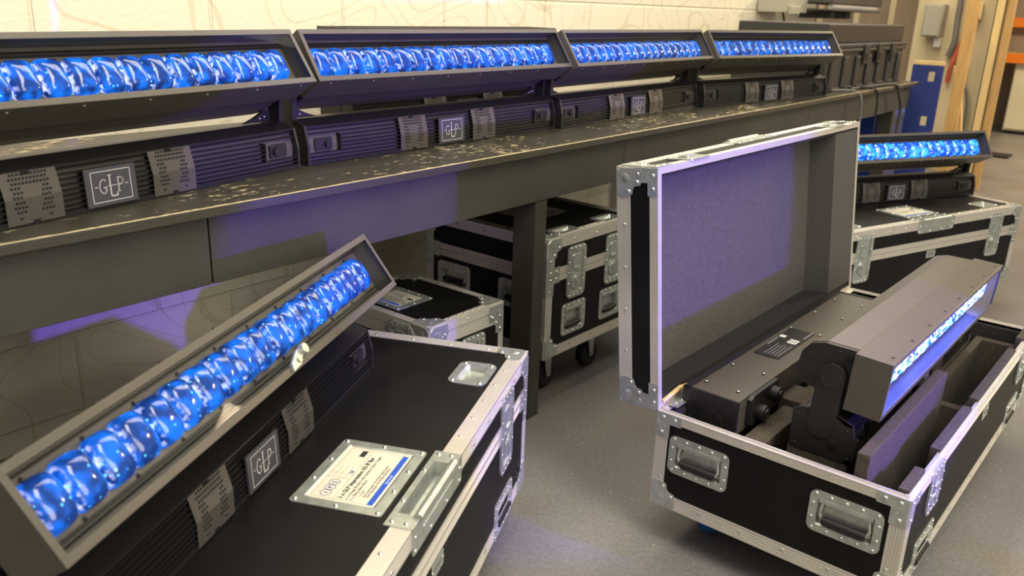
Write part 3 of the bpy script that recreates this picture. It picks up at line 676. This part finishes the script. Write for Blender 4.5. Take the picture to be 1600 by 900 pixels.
    # --- castors
    if castors:
        wr = min(.05, z0 * .42)
        for x in (-L + .13, -.13):
            for y in (.10, W - .10):
                b = MB(); b.box(x - .045, x + .045, y - .04, y + .04, z0 - .006, z0 - .002, 'zinc')
                b.cyl((x, y, z0 - .018), (x, y, z0 - .006), .026, 'zinc', 16)
                for s_ in (-1, 1): b.M = frame((x, y + s_ * .022, 0), (1, 0, 0), (0, 0, 1)); b.poly([(-.024, z0 - .014), (-.004, wr - .008), (.016, wr - .008), (.022, z0 - .014)], -.0015, .0015, 'zinc'); b.M = Matrix.Identity(4)
                b.cyl((x + .006, y - .026, wr), (x + .006, y + .026, wr), .006, 'zinc', 10)
                o = b.build('castor', root)
                g = MB(); g.cyl((x + .006, y - .015, wr), (x + .006, y + .015, wr), wr * .70, 'rubber', 28)
                prof = [(-.016, .70), (-.016, .90), (-.010, .98), (0, 1.0), (.010, .98), (.016, .90), (.016, .70)]; n = 32
                vs = [(x + .006 + wr * q * math.cos(2 * math.pi * i / n), y + dy, wr + wr * q * math.sin(2 * math.pi * i / n)) for dy, q in prof for i in range(n)]
                g.add(vs, [(j * n + i, j * n + (i + 1) % n, (j + 1) * n + (i + 1) % n, (j + 1) * n + i) for j in range(len(prof) - 1) for i in range(n)], tyre, True)
                g.build('castor_wheel', o)
    # --- lid, hinged along the back edge: local origin on the hinge
    h = zt - zr
    def LF(k):
        return {'front': frame((0, -W, 0), (1, 0, 0), (0, 0, 1)), 'right': frame((0, -W, 0), (0, 1, 0), (0, 0, 1)), 'left': frame((-L, -W, 0), (0, -1, 0), (0, 0, 1)),
                'back': frame((0, 0, 0), (-1, 0, 0), (0, 0, 1)), 'top': frame((0, -W, h), (1, 0, 0), (0, 1, 0))}[k]
    b = MB()
    spans = {'front': (-L, 0), 'right': (0, W), 'left': (-W, 0), 'back': (0, L)}
    for k, (u0, u1) in spans.items():
        b.M = LF(k); b.panel(u0, u1, .001, h, [], t, 'black_laminate')
    b.M = LF('top'); th = [(c[0] - c[2] / 2 + .012, c[0] + c[2] / 2 - .012, c[1] - c[3] / 2 + .012, c[1] + c[3] / 2 - .012) for c in cups]
    if edge_handle: th.append((-L / 2 - .085, -L / 2 + .085, .004, .036))
    b.panel(-L, 0, 0, W, th, t, 'black_laminate')
    b.M = Matrix.Identity(4)
    lid = b.build('lid', root, loc=(0, W, zr)); lid.rotation_euler = (-R(open_deg), 0, 0)
    b = MB(); e1 = min(es, h * .48); r1 = min(rim, h - e1 - .001) if h > .05 else h - e1 - .002
    for k, (u0, u1) in spans.items():
        b.M = LF(k)
        if h > .05:
            b.strip(u0, u1, h - e1, h + .001, 'alu'); b.strip(u0, u1, .0012, r1, 'alu'); rivets_u(b, u0 + .08, u1 - .08, h - e1 * .55)
            b.strip(u0 - .001, u0 + es * .9, r1, h - e1, 'alu', 'v'); b.strip(u1 - es * .9, u1 + .001, r1, h - e1, 'alu', 'v')
            for sgn, uu in ((1, u0), (-1, u1)):
                x0_, x1_ = sorted((uu, uu + sgn * .062)); b.box(x0_, x1_, .001, .026, .0012, .0030, 'zinc')
                x0_, x1_ = sorted((uu, uu + sgn * .033)); b.box(x0_, x1_, .026, .060, .0012, .0030, 'zinc')
                for q in ((.016, .012), (.046, .012), (.014, .050)): b.dome(uu + sgn * q[0], q[1], .003, .0045, .003, 'rivet', 8)
        else:
            b.strip(u0, u1, .0012, h + .001, 'alu'); rivets_u(b, u0 + .08, u1 - .08, h * .5)
    b.M = LF('top')
    for q0, q1 in (((-L, -L / 2 - .086), (-L / 2 + .086, 0)) if edge_handle else ((-L, 0),)): b.strip(q0, q1, -.001, es, 'alu')
    b.strip(-L, 0, W - es, W + .001, 'alu'); b.strip(-L - .001, -L + es, es, W - es, 'alu', 'v'); b.strip(-es, .001, es, W - es, 'alu', 'v')
    for q0, q1 in (((-L + .09, -L / 2 - .15), (-L / 2 + .15, -.09)) if edge_handle else ((-L + .09, -.09),)): rivets_u(b, q0, q1, es * .62, .085)
    rivets_u(b, -L + .09, -.09, W - es * .62, .085)
    for q in range(5):
        v = .09 + (W - .18) * q / 4; b.dome(-L + es * .62, v, .0016, .0042, .0022, 'rivet', 8); b.dome(-es * .62, v, .0016, .0042, .0022, 'rivet', 8)
    b.M = Matrix.Identity(4)
    for (x0, x1, y0, y1) in ((-L, 0, -W, -W + .014), (-L, 0, -.014, 0), (-L, -L + .014, -W + .014, -.014), (-.014, 0, -W + .014, -.014)):
        b.box(x0, x1, y0, y1, .0006, .003, 'alu')
    b.build('lid_edging', lid)
    for x, sx in ((-L, 1), (0, -1)):
        for y, sy in ((-W, 1), (0, -1)): corner_parts('corner_protector', lid, (x, y, h), sx, sy, -1)
    for c in cups:
        b = MB(); b.M = LF('top'); b.dish(c[0], c[1], c[2], c[3], .017, .012, 'zinc', .020)
        for sx in (-1, 1):
            for sy in (-1, 1): b.dome(c[0] + sx * (c[2] / 2 - .012), c[1] + sy * (c[3] / 2 - .012), .002, .0055, .003, 'rivet', 10)
        b.build('stacking_cup', lid)
    if plate:
        px, py_, pw, ph, full = plate
        b = MB(); b.M = LF('top')
        A = b.rr(pw, ph, .007, cx=px, cy=py_); B = b.rr(pw - .036, ph - .036, .004, cx=px, cy=py_); n = len(A)
        Cc = b.rr(pw - .044, ph - .044, .003, cx=px, cy=py_)
        vs = [(x, y, .0) for x, y in A] + [(x, y, .0022) for x, y in A] + [(x, y, .0026) for x, y in B] + [(x, y, .0010) for x, y in Cc]; fs = []
        for k in range(3): fs += [(k * n + i, k * n + (i + 1) % n, (k + 1) * n + (i + 1) % n, (k + 1) * n + i) for i in range(n)]
        b.add(vs, fs, 'zinc'); b.add([(x, y, .0010) for x, y in Cc], [tuple(range(n))], 'label_paper')
        for sx in (-1, 1):
            for q in (-1, -.33, .33, 1): b.dome(px + q * (pw / 2 - .008), py_ + sx * (ph / 2 - .008), .0024, .0046, .003, 'rivet', 8)
            b.dome(px + sx * (pw / 2 - .008), py_, .0024, .0046, .003, 'rivet', 8)
        # label: x runs along the plate, y up = away from the front edge
        z = .0013; M0 = b.M; b.M = M0 @ Matrix.Translation((px, py_, z)); hw_, hh_ = pw / 2 - .027, ph / 2 - .027
        for p in ([(-hw_, -hh_), (hw_, -hh_), (hw_, hh_), (-hw_, hh_), (-hw_, -hh_)], [(-hw_, hh_ - .040), (hw_, hh_ - .040)], [(-.018, hh_), (-.018, hh_ - .040)]): b.stroke(p, .0005, 0, 'ink_grey')
        for k, ch in enumerate('IPS'):
            cx = -hw_ + .014 + k * .0165; cy = hh_ - .020
            b.stroke([(cx + .0092 * math.cos(R(t_)), cy + .0092 * math.sin(R(t_))) for t_ in range(0, 361, 20)], .0010, .0001, 'ink_blue')
            b.text(ch, cx, cy - .0045, .0001, .0125, 'ink_blue', align='CENTER', bold=.0002)
        for q in (.010, .020, .030): b.stroke([(-.018, hh_ - q), (.020, hh_ - q)], .0004, 0, 'ink_grey')
        b.stroke([(-.004, hh_), (-.004, hh_ - .040)], .0004, 0, 'ink_grey'); b.text('38', -.002, hh_ - .038, .0001, .011, 'ink_blue')
        b.box(hw_ - .024, hw_ - .004, hh_ - .033, hh_ - .023, 0, .0003, 'ink')
        b.text('3 x GLP Impression X5 IP Bar', -hw_ + .004, hh_ - .053, .0001, .0112, 'ink', bold=.0003)
        if full:
            for k, tx in enumerate(('6 x Omega Bracket with Stainless Quick Trigger', '3 x 35Kg Safety Bond', '1 x Lid', '', '')):
                if tx: b.text(tx, -hw_ + .004 + .012 * (k > 1), hh_ - .063 - k * .0085, .0001, .0074, 'ink')
            b.text('GLP Impression X5 IP Bar Filter Frame', -hw_ + .018, -hh_ + .0205, .0001, .0066, 'ink'); b.text('GLP Impression X5 IP Bar End Plate', -hw_ + .018, -hh_ + .0145, .0001, .0066, 'ink')
        b.box(-hw_, hw_, -hh_ - .001, -hh_ + .009, 0, .0003, 'bar_blue'); b.text('ips.co.uk', 0, -hh_ + .0015, .0004, .008, 'white', align='CENTER')
        b.M = M0; b.build('label_holder', lid)
    if edge_handle:
        x0 = -L / 2; b = MB(); b.M = LF('top')
        b.box(x0 - .122, x0 - .085, -.004, .046, 0, .003, 'zinc'); b.box(x0 + .085, x0 + .122, -.004, .046, 0, .003, 'zinc'); b.box(x0 - .085, x0 + .085, .036, .046, 0, .003, 'zinc')
        b.box(x0 - .085, x0 + .085, .004, .036, -.024, -.022, 'zinc'); b.quad((x0 - .085, .036, .003), (x0 - .085, .030, -.022), (x0 + .085, .030, -.022), (x0 + .085, .036, .003), 'zinc')
        b.add([(x0 - .085, .036, .003), (x0 - .085, .004, .003), (x0 - .078, .004, -.022), (x0 - .078, .030, -.022)], [(0, 1, 2, 3)], 'zinc'); b.add([(x0 + .085, .036, .003), (x0 + .085, .004, .003), (x0 + .078, .004, -.022), (x0 + .078, .030, -.022)], [(3, 2, 1, 0)], 'zinc')
        b.cyl((x0 - .090, .000, .002), (x0 + .090, .000, .002), .0085, 'zinc', 14)
        b.M = LF('front'); b.box(x0 - .122, x0 + .122, h - .012, h + .002, 0, .004, 'zinc'); b.poly([(x0 - .122, h - .012), (x0 - .122, h - .046), (x0 - .110, h - .050), (x0 + .110, h - .050), (x0 + .122, h - .046), (x0 + .122, h - .012)], .0008, .0036, 'zinc')
        b.poly(b.rr(.150, .018, .005, cx=x0, cy=h - .028), .0036, .0052, 'zinc')
        for q in (-.110, -.04, .04, .110): b.dome(x0 + q, h - .043, .0036, .0045, .003, 'rivet', 8)
        for q in (-.110, .110): b.dome(x0 + q, h - .018, .0036, .0045, .003, 'rivet', 8)
        b.M = LF('top')
        for q in (-.110, .110):
            b.dome(x0 + q, .036, .003, .0045, .003, 'rivet', 8); b.dome(x0 + q, .012, .003, .0045, .003, 'rivet', 8)
        for q in (-.05, .05): b.dome(x0 + q, .041, .003, .004, .003, 'rivet', 8)
        b.build('edge_handle', lid)
    if open_deg:
        for u in latches: latch_half(LF('front'), u, -.004, .066, True, lid)
    if nameplate:
        b = MB(); b.M = FF['front'][0]; b.poly(b.rr(.060, .032, .004, cx=nameplate, cy=zr - rim - .019), .0006, .002, 'zinc'); b.box(nameplate - .020, nameplate + .020, zr - rim - .025, zr - rim - .013, .002, .0023, 'ink_grey')
        for q in (-.026, .026): b.dome(nameplate + q, zr - rim - .019, .002, .003, .002, 'rivet', 8)
        b.build('name_plate', root)
    return root, lid
CL, CW, CZ0, CZR, CZT = 1.2737, .5613, .1068, .3495, .4557
common = dict(L=CL, W=CW, z0=CZ0, zr=CZR, zt=CZT, front_handles=(-.19, -CL + .19), end_handles=(.1145, .4495), latches=(-.187, -CL + .187), lz=(.246, .436),
              edge_handle=True, cups=((-.165, .085, .120, .086), (-CL + .165, .085, .120, .086), (-.165, CW - .085, .120, .086), (-CL + .165, CW - .085, .120, .086)),
              plate=(-.6325, .139, .216, .162, True), nameplate=-CL / 2)
caseF, _ = make_case((.0422, 1.8556, 0), R(75.8), 'closed black road case in the left foreground under the big light bar', 'road case', None, **common)
cO = (math.cos(R(50.49)), math.sin(R(50.49)))
oO = (.3519 + cO[0] * CL + cO[1] * CW, 1.785 + cO[1] * CL - cO[0] * CW, 0)
caseO, lidO = make_case(oO, R(50.49), 'open black road case on the right with its foam-lined lid standing up', 'road case', None, open_deg=95.8, tyre='blue_tyre', **common)
caseC, _ = make_case((2.2772, 3.7474, .0), R(32.1), 'closed black road case at the far right behind the open one', 'road case', None, **common)
# trunk under the bench and the small case
aD = R(50.33); cD = (math.cos(aD), math.sin(aD))
caseD, _ = make_case((.1061 + cD[0] * .512, 2.4807 + cD[1] * .512, 0), aD, 'tall black cube road case on castors under the workbench beside its leg', 'road case', None,
                     L=.512, W=.523, z0=.1654, zr=.440, zt=.560, front_handles=(-.512 + .150, -.150), hz=(.222, .330), hw=.130, end_handles=(.395, .120), ez=(.310, .402),
                     latches=(-.512 + .150, -.150), lz=(.346, .520), cups=((-.512 + .135, .048, .120, .066), (-.135, .048, .120, .066)), plate=(-.256, .27, .2, .15, False))
aB = R(321.62)
caseB, _ = make_case((-.2075, 2.0259, 0), aB, 'small low black case with shallow lid, against the big trunk under the bench', 'road case', None,
                     L=.382, W=.296, z0=.105, zr=.413, zt=.438, es=.022, rim=.034, latches=(-.105,), lz=(.372, .428), end_handles_right=(.17,), ez=(.300, .372), plate=(-.232, .107, .150, .140, True))

# lid and body linings, foam blocks of the open case (canonical frame of case O, x from -L to 0)
def foam():
    L, W, z0, zr = CL, CW, CZ0, CZR
    b = MB(); hh = CZT - CZR
    b.box(-L + .012, -.012, -W + .012, -.012, hh - .022, hh - .0105, 'lid_foam')
    b.box(-L + .012, -.012, -.030, -.012, .006, hh - .022, 'dark_foam')
    b.box(-L + .012, -.012, -W + .012, -W + .022, .006, hh - .022, 'dark_foam')
    b.box(-L + .012, -L + .024, -W + .022, -.030, .006, hh - .022, 'dark_foam')
    b.box(-.205, -.012, -W + .022, -.030, .004, hh - .022, 'lid_foam')
    b.build('lid_foam', lidO)
    b = MB()
    b.box(-L + .010, -.010, .010, W - .010, z0 + .010, z0 + .030, 'foam')
    b.box(-L + .012, -L + .022, .012, W - .012, z0 + .030, zr - .03, 'dark_foam'); b.box(-.028, -.010, .010, W - .010, z0 + .030, zr - .012, 'dark_foam')
    b.box(-L + .022, -.028, W - .034, W - .010, z0 + .030, zr - .006, 'dark_foam')
    for (x0, x1) in ((-L + .022, -L + .135), (-L + .245, -.75), (-.69, -.245), (-.135, -.03)):
        b.box(x0, x1, .012, .032, z0 + .030, zr + .006, 'foam')
    b.build('case_lining', caseO)
    # foam blocks (each can be lifted out)
    def blk(name, x0, x1, y0, y1, z0_, z1_, m='foam'):
        q = MB(); q.box(x0, x1, y0, y1, z0_, z1_, m); return q.build(name, caseO, bevel=.003)
    zf = z0 + .030
    blk('foam_block', -L + .024, -L + .60, .092, .120, zf, .400)          # long divider right of the standing bar
    blk('foam_block', -L + .022, -L + .30, W - .232, W - .180, zf, .318)  # near block between the bars
    blk('foam_block', -L + .30, -L + .40, W - .300, W - .165, zf, .335)
    blk('foam_block', -L + .40, -.06, W - .225, W - .180, zf, .318)
    blk('foam_block', -L + .10, -.10, .155, W - .272, zf, .322)            # bed under the standing bar
    blk('foam_block', -L + .06, -.17, W - .165, W - .035, zf, .180)       # bed under the upturned bar
    b = MB()                                                             # accessory tray at the far right
    x0, x1, y0, y1, zt_ = -L + .62, -.034, .040, .150, .300
    for q in ((x0, x0 + .03, y0, y1), (x1 - .03, x1, y0, y1), (x0 + .03, x1 - .03, y0, y0 + .012), (x0 + .03, x1 - .03, y1 - .022, y1)): b.box(*q, zf, zt_, 'foam')
    b.box(x0 + .03, x1 - .03, y0 + .012, y1 - .022, zf, zf + .01, 'dark_foam')
    b.build('foam_tray', caseO)
    # rod stay along the hinge side of the open case
    b = MB(); b.tube([(-L + .02, W + .004, zr + .012), (-L + .085, W - .004, zr + .030), (-L + .12, W - .022, zr + .034), (-L + .17, W - .020, zr + .022)], .0058, 'timber')
    b.box(-L + .03, -L + .11, W - .032, W - .008, zr + .004, zr + .008, 'zinc')
    for q in (.045, .07, .095): b.dome(-L + q, W - .02, zr + .008, .004, .003, 'rivet')
    b.build('lid_stay', caseO)
    b = MB(); b.M = frame((-L / 2 + .02, W + .0, zr), (1, 0, 0), (0, 1, 0)); b.box(-.46, .50, -.018, .0015, .0008, .0042, 'alu'); b.cyl((-.46, .004, .006), (.50, .004, .006), .0042, 'alu', 10)
    b.build('hinge', caseO)
foam()
# upturned second bar in the open case, base plate uppermost
c8 = (math.cos(R(50.49)), math.sin(R(50.49)))
def CO(x, y): return (.3519 + c8[0] * x + c8[1] * -y * -1 * -1 if False else .3519 + c8[0] * x - c8[1] * y, 1.785 + c8[1] * x + c8[0] * y)
up = fcopy('upside-down light bar in the open road case, white stickers on its flat underside', None, (0, 0, 0), 0, 10)
px, py2 = CO(.565, -.023)
up.location = (px, py2, .397)
up.rotation_euler = (R(180), 0, R(50.49)); 
# stickers printed on the underside
b = MB(); b.M = frame((.10, .05, 0), (1, 0, 0), (0, -1, 0)); b.M.translation = (0, 0, 0)
b.M = Matrix(((1, 0, 0, -.05), (0, -1, 0, .060), (0, 0, -1, -.0002), (0, 0, 0, 1)))
b.box(-.135, .11, -.038, .030, 0, .0002, 'satin_black')
b.box(-.010, .022, -.030, -.006, .0002, .0008, 'white'); b.box(.020, .038, .012, .028, .0002, .0008, 'white')
for k in range(3): b.box(-.004, .016, -.026 + k * .007, -.022 + k * .007, .0008, .001, 'ink_grey')
b.box(.046, .115, -.034, -.029, .0002, .0006, 'ink_grey'); b.box(-.055, .01, .024, .029, .0002, .0006, 'ink_grey')
for k in range(5): b.box(-.12, -.03 - .01 * (k % 2), -.030 + k * .009, -.0275 + k * .009, .0002, .0005, 'ink_grey')
b.build('rating_label', up)

b = MB(); b.M = Matrix(((-1, 0, 0, 0), (0, 0, 1, .138), (0, 1, 0, 0), (0, 0, 0, 1)))
b.poly([(.285, .010), (.300, .002), (.430, .002), (.445, .010), (.445, .070), (.430, .080), (.300, .080), (.285, .070)], 0, .010, 'satin_black')
for x, y in ((.33, .028), (.40, .052)): b.cyl((x, y, .010), (x, y, .030), .019, 'rubber', 20); b.cyl((x, y, .030), (x, y, .034), .013, 'fin_black', 20)
b.build('connector_panel', up)

# latch clip seen on the face of the foreground bar
b = MB(); b.M = Matrix.Translation((0, 0, 0))
b.M = frame((.055, -FU - .0022, VB + .017), (1, 0, 0), (0, 0, 1))
b.poly([(-.040, -.014), (-.012, -.012), (.004, -.002), (.026, -.004), (.030, .006), (.016, .012), (-.006, .010), (-.034, -.002)], .0, .005, 'zinc')
b.cyl((.012, .006, .004), (.012, .006, .012), .0085, 'zinc', 16); b.cyl((-.012, -.004, .004), (-.012, -.004, .008), .005, 'zinc', 12)
for c in f5.children:
    if c.name.startswith('head'): b.build('frame_clip', c)

# ---------------------------------------------------------------- things on and around the far end of the bench
def trunk():
    root = empty('plastic_trunk', BW(3.35, .36, ZB), R(BYAW), 'large black ribbed plastic trunk on the far end of the workbench', 'trunk')
    b = MB(); L, W_ = .70, .25
    b.box(-L, L, -W_, W_, .012, .215, 'plastic_black')
    for k in range(7):
        x = -L + .1 + k * .2; b.box(x - .035, x + .035, -W_ - .012, -W_, .012, .175, 'plastic_black')
    b.box(-L - .01, L + .01, -W_ - .014, W_ + .014, .195, .215, 'plastic_black'); b.box(-L - .005, L + .005, -W_ - .005, W_ + .005, 0, .02, 'plastic_black')
    b.build('trunk_body', root, bevel=.006)
    b = MB(); b.box(-L - .01, L + .01, -W_ - .016, W_ + .016, .217, .24, 'plastic_black'); b.box(-L + .01, L - .01, -W_ + .01, W_ - .01, .24, .338, 'plastic_black')
    b.build('trunk_lid', root, bevel=.006)
    for x in (-.1, .15, .42):
        b = MB(); b.box(x - .045, x + .045, -W_ - .024, -W_ - .014, .13, .235, 'plastic_black'); b.box(x - .03, x + .03, -W_ - .028, -W_ - .022, .15, .19, 'rubber'); b.build('clasp', root, bevel=.002)
    b = MB(); b.box(L + .01, L + .03, -.12, .12, .10, .13, 'plastic_black'); b.box(L, L + .03, -.12, -.10, .1, .2, 'plastic_black'); b.box(L, L + .03, .10, .12, .1, .2, 'plastic_black'); b.build('end_handle', root)
trunk()
def simple(name, label, cat, fn, bevel=0, group=None):
    b = MB(); b.M = Matrix.Translation((0, BY, 0)) @ Matrix.Rotation(R(BYAW), 4, 'Z'); fn(b); o = b.build(name, bevel=bevel); tag(o, label, cat, group); return o
def cable(name, label, pts, r, m, group=None):
    P = [BW(*q) for q in pts]; P = [P[0] * 2 - P[1]] + P + [P[-1] * 2 - P[-2]]; out = []
    for a_, b_, c_, d_ in zip(P[:-3], P[1:-2], P[2:-1], P[3:]):
        for k in range(8):
            t = k / 8; out.append(.5 * ((2 * b_) + (c_ - a_) * t + (2 * a_ - 5 * b_ + 4 * c_ - d_) * t * t + (3 * b_ - a_ - 3 * c_ + d_) * t ** 3))
    out.append(P[-2]); b = MB(); n = 8; vs = []
    for i, p in enumerate(out):
        d = (out[min(i + 1, len(out) - 1)] - out[max(i - 1, 0)]).normalized(); u = d.cross(Vector((.31, .27, .91))).normalized(); v = d.cross(u)
        vs += [tuple(p + (u * math.cos(2 * math.pi * k / n) + v * math.sin(2 * math.pi * k / n)) * r) for k in range(n)]
    b.add(vs, [(j * n + k, j * n + (k + 1) % n, (j + 1) * n + (k + 1) % n, (j + 1) * n + k) for j in range(len(out) - 1) for k in range(n)], m, True)
    return tag(b.build(name), label, 'cable', group)
# wall-mounted strobe/batten above the trunk
def batten(b):
    b.box(4.42, 5.15, .60, .80, 1.275, 1.30, 'dark_grey'); b.box(4.42, 4.46, .60, .80, 1.2, 1.30, 'dark_grey')
rt_ = empty('batten_lamp', BW(4.70, .72, 1.27), R(BYAW), 'dark batten lamp with a pale tube fixed to the wall above the black trunk', 'lamp')
b = MB(); b.box(-.55, .55, -.10, .22, .045, .11, 'dark_grey'); b.box(-.55, .55, -.10, .10, .0, .012, 'dark_grey'); b.box(-.22, -.12, .02, .24, -.05, .0, 'dark_grey'); b.box(.14, .24, .02, .24, -.05, .0, 'dark_grey'); b.build('housing', rt_, bevel=.006)
b = MB(); b.cyl((-.50, -.07, .03), (.50, -.07, .03), .019, 'white_tube', 14)
for k in range(28): b.cyl((-.49 + k * .036, -.07, .03), (-.48 + k * .036, -.07, .03), .0205, 'white_tube', 14)
b.build('tube', rt_)
b = MB(); b.box(-.95, -.60, .05, .25, -.02, .08, 'grey_box'); b.box(-.93, -.80, .02, .05, -.03, .02, 'grey_box'); b.build('bracket', rt_, bevel=.004)
cable('wall_cable', 'thin black cable hanging down the cream wall above the farthest bench light bar', [(4.02, .955, 1.32), (4.12, .95, 1.27), (4.20, .95, 1.17), (4.22, .95, 1.0), (4.22, .94, .87)], .007, 'rubber')
cable('power_cable', 'grey cable looping over the workbench edge beside the open lid', [(2.62, .20, ZB + .006), (2.80, .10, ZB + .008), (2.90, .02, ZB + .006), (2.93, -.012, ZB - .04), (2.95, -.014, .70), (2.95, -.01, .45)], .006, 'cable_grey')
cable('power_cable', 'thin dark cable draped over the workbench edge left of the grey bracket', [(2.75, .30, ZB + .006), (3.05, .12, ZB + .008), (3.18, .01, ZB + .005), (3.22, -.012, ZB - .05), (3.23, -.014, .62)], .006, 'rubber')
cable('power_cable', 'dark cable crossing the bench corner in front of the black trunk', [(3.0, .075, ZB + .006), (3.4, .05, ZB + .008), (3.60, .0, ZB + .006), (3.66, -.012, ZB - .06), (3.74, -.012, .70), (3.70, -.02, .4)], .009, 'dark_grey')
simple('blue_board', 'narrow blue board with hand holes leaning on the end of the workbench', 'board',
       lambda b: (b.box(4.25, 4.275, -.10, -.055, 0, .96, 'blue_ply'), b.box(4.25, 4.275, -.015, .085, 0, .96, 'blue_ply'), b.box(4.25, 4.275, -.055, -.015, 0, .58, 'blue_ply'), b.box(4.25, 4.275, -.055, -.015, .64, .86, 'blue_ply'), b.box(4.25, 4.275, -.055, -.015, .92, .96, 'blue_ply'), b.box(4.25, 4.275, -.10, .085, .96, .985, 'timber')), .002)
simple('blue_tub', 'bright blue storage tub in the shade below the far end of the workbench', 'tub',
       lambda b: (b.prism([(.20, 0), (.72, 0), (.76, .62), (.16, .62)], 4.2, 4.9, 'blue_tub'), b.box(4.18, 4.92, .13, .79, .60, .64, 'blue_tub')), .006)
# electrical things on the stud wall
simple('electrical_box', 'grey metal electrical box on the boarded end wall', 'box', lambda b: (b.box(6.12, 6.3, .38, .52, 1.10, 1.36, 'grey_box'), b.box(6.10, 6.12, .39, .51, 1.11, 1.35, 'grey_box'), b.box(6.2, 6.3, .38, .43, 1.02, 1.10, 'white')), .006)
simple('isolator_switch', 'small pale switch with a blue knob on the boarded end wall', 'switch', lambda b: (b.box(6.22, 6.3, .12, .22, 1.25, 1.38, 'cream_board'), b.cyl((6.22, .15, 1.28), (6.19, .15, 1.28), .022, 'blue_tub')), .004)
cable('red_cable', 'orange and red cable running down the boarded end wall', [(6.26, .22, 1.9), (6.26, .21, 1.3), (6.24, .20, 1.15), (6.25, .24, 1.0), (6.24, .27, .86), (6.26, .28, .74)], .018, 'red')
cable('conduit', 'grey conduit curving down the boarded end wall below a black clamp', [(6.27, .22, .86), (6.26, .17, .78), (6.26, .10, .62), (6.26, .08, .30), (6.26, .08, .05)], .016, 'cable_grey')
cable('conduit', 'bundle of pale grey conduits beside the grey electrical box', [(6.27, .30, 1.9), (6.26, .29, 1.3), (6.25, .28, 1.08), (6.26, .31, .95)], .022, 'cable_grey')
simple('pipe_clamp', 'black clamp on the cream end wall by the red cable', 'clamp', lambda b: b.box(6.22, 6.3, .15, .24, .84, .90, 'rubber'), .004)
def stud(d0, d1, T0, T1, label, m='timber', lean=0):
    def f(b):
        b.box(T0, T1, d0, d1, 0, 3.0, m)
    simple('timber_post', label, 'post', f, .004)
stud(.02, .105, 5.60, 5.64, 'pale timber post standing left of the dark gap at the far end', 'timber_dark')
stud(-.172, -.122, 5.45, 5.49, 'pale timber post nearest the orange racking', 'timber')
simple('timber_post', 'second timber post doubled behind the one nearest the orange racking', 'post', lambda b: b.box(5.50, 5.53, -.236, -.178, 0, 3.0, 'timber_dark'), .004)
simple('timber_brace', 'slanting timber brace at the foot of the end wall posts', 'brace', lambda b: b.add([(5.8, .10, .9), (5.8, .16, .9), (5.8, .02, .0), (5.8, -.05, .0), (5.85, .10, .9), (5.85, .16, .9), (5.85, .02, .0), (5.85, -.05, .0)], [(0, 3, 2, 1), (4, 5, 6, 7), (0, 1, 5, 4), (2, 3, 7, 6), (1, 2, 6, 5), (3, 0, 4, 7)], 'timber'))
simple('gap_shade_sheet', 'dark grey sheet added as the shade in the gap between the timber posts', 'sheet', lambda b: b.box(6.0, 6.03, -.16, -.02, 0, 3.0, 'dark_grey'))  # dark panel put in for the shaded gap behind the posts
rk = empty('pallet_racking', BW(9.6, -.9), R(BYAW), 'pallet racking with orange beams in the far background at the right edge', 'racking')
for z in (.80, 1.19):
    b = MB(); b.box(0, .05, -2.0, 1.9, z, z + .10, 'orange'); b.box(.85, .9, -2.0, 1.9, z, z + .10, 'orange'); b.build('beam', rk)
for y in (1.9, -2.05):
    b = MB(); b.box(-.02, .07, y, y + .08, 0, 2.6, 'blue_ply'); b.box(.83, .92, y, y + .08, 0, 2.6, 'blue_ply'); b.build('upright', rk)
b = MB(); b.box(.05, .85, -2.0, 1.9, .89, .905, 'timber_dark'); b.build('deck', rk)
simple('white_cabinet', 'pale cream cabinet doors standing on the floor below the orange racking', 'cabinet', lambda b: (b.box(9.68, 10.3, -2.6, .30, .04, .82, 'white_unit'), b.box(9.70, 10.2, -2.5, .2, 0, .04, 'rubber'), b.box(9.665, 9.68, -2.6, -.62, .06, .81, 'white_unit'), b.box(9.665, 9.68, -.60, .29, .06, .81, 'white_unit'), b.box(9.65, 9.665, -.55, -.52, .40, .46, 'dark_grey')), .004)
simple('pale_sack', 'pale bundle on the shelf between the orange racking beams', 'bundle', lambda b: b.ball((9.9, -.35, 1.02), .3, 'white_unit', 20, 12, (.7, 1.1, .38)))
simple('floor_mat', 'small black mat lying on the floor in front of the cream cabinet', 'mat', lambda b: b.box(7.5, 7.75, -.12, .14, 0, .02, 'rubber'), .004)
# cardboard/carton with recycling marks behind the nearest bar, on the bench
def carton(b):
    b.box(-1.60, -1.03, .70, .93, ZB, ZB + .19, 'label_paper')
    M0 = b.M; b.M = M0 @ frame((-1.055, .6995, ZB + .085), (1, 0, 0), (0, 0, 1))
    b.stroke([(.010 * math.cos(R(t_)), .010 * math.sin(R(t_)) - .02) for t_ in range(20, 320, 20)], .003, .0003, 'ink'); b.add([(.006, -.012, .0003), (.016, -.012, .0003), (.011, -.004, .0003)], [(0, 1, 2)], 'ink')
    b.add([(-.02, .03, .0003), (-.008, .012, .0003), (.004, .03, .0003), (-.002, .036, .0003), (-.008, .032, .0003), (-.014, .036, .0003)], [(0, 1, 2, 3, 4, 5)], 'green_ink')
    b.M = M0
simple('carton', 'white carton with a small recycling mark behind the nearest light bar on the bench', 'carton', carton, .002)
# dark equipment box seen under the heads, behind the second bar
# castor tool bits: sticker on the trunk side
b = MB(); b.M = frame((-.512, 0, 0), (0, -1, 0), (0, 0, 1)); b.poly([(-.088 + .03 * math.cos(R(t_)), .260 + .03 * math.sin(R(t_))) for t_ in range(-90, 91, 15)], .0003, .0008, 'label_paper')
b.box(-.085, -.072, .205, .228, .0003, .0012, 'sticker_red'); b.box(-.10, -.085, .205, .228, .0003, .0012, 'label_paper')
b.build('sticker', caseD)
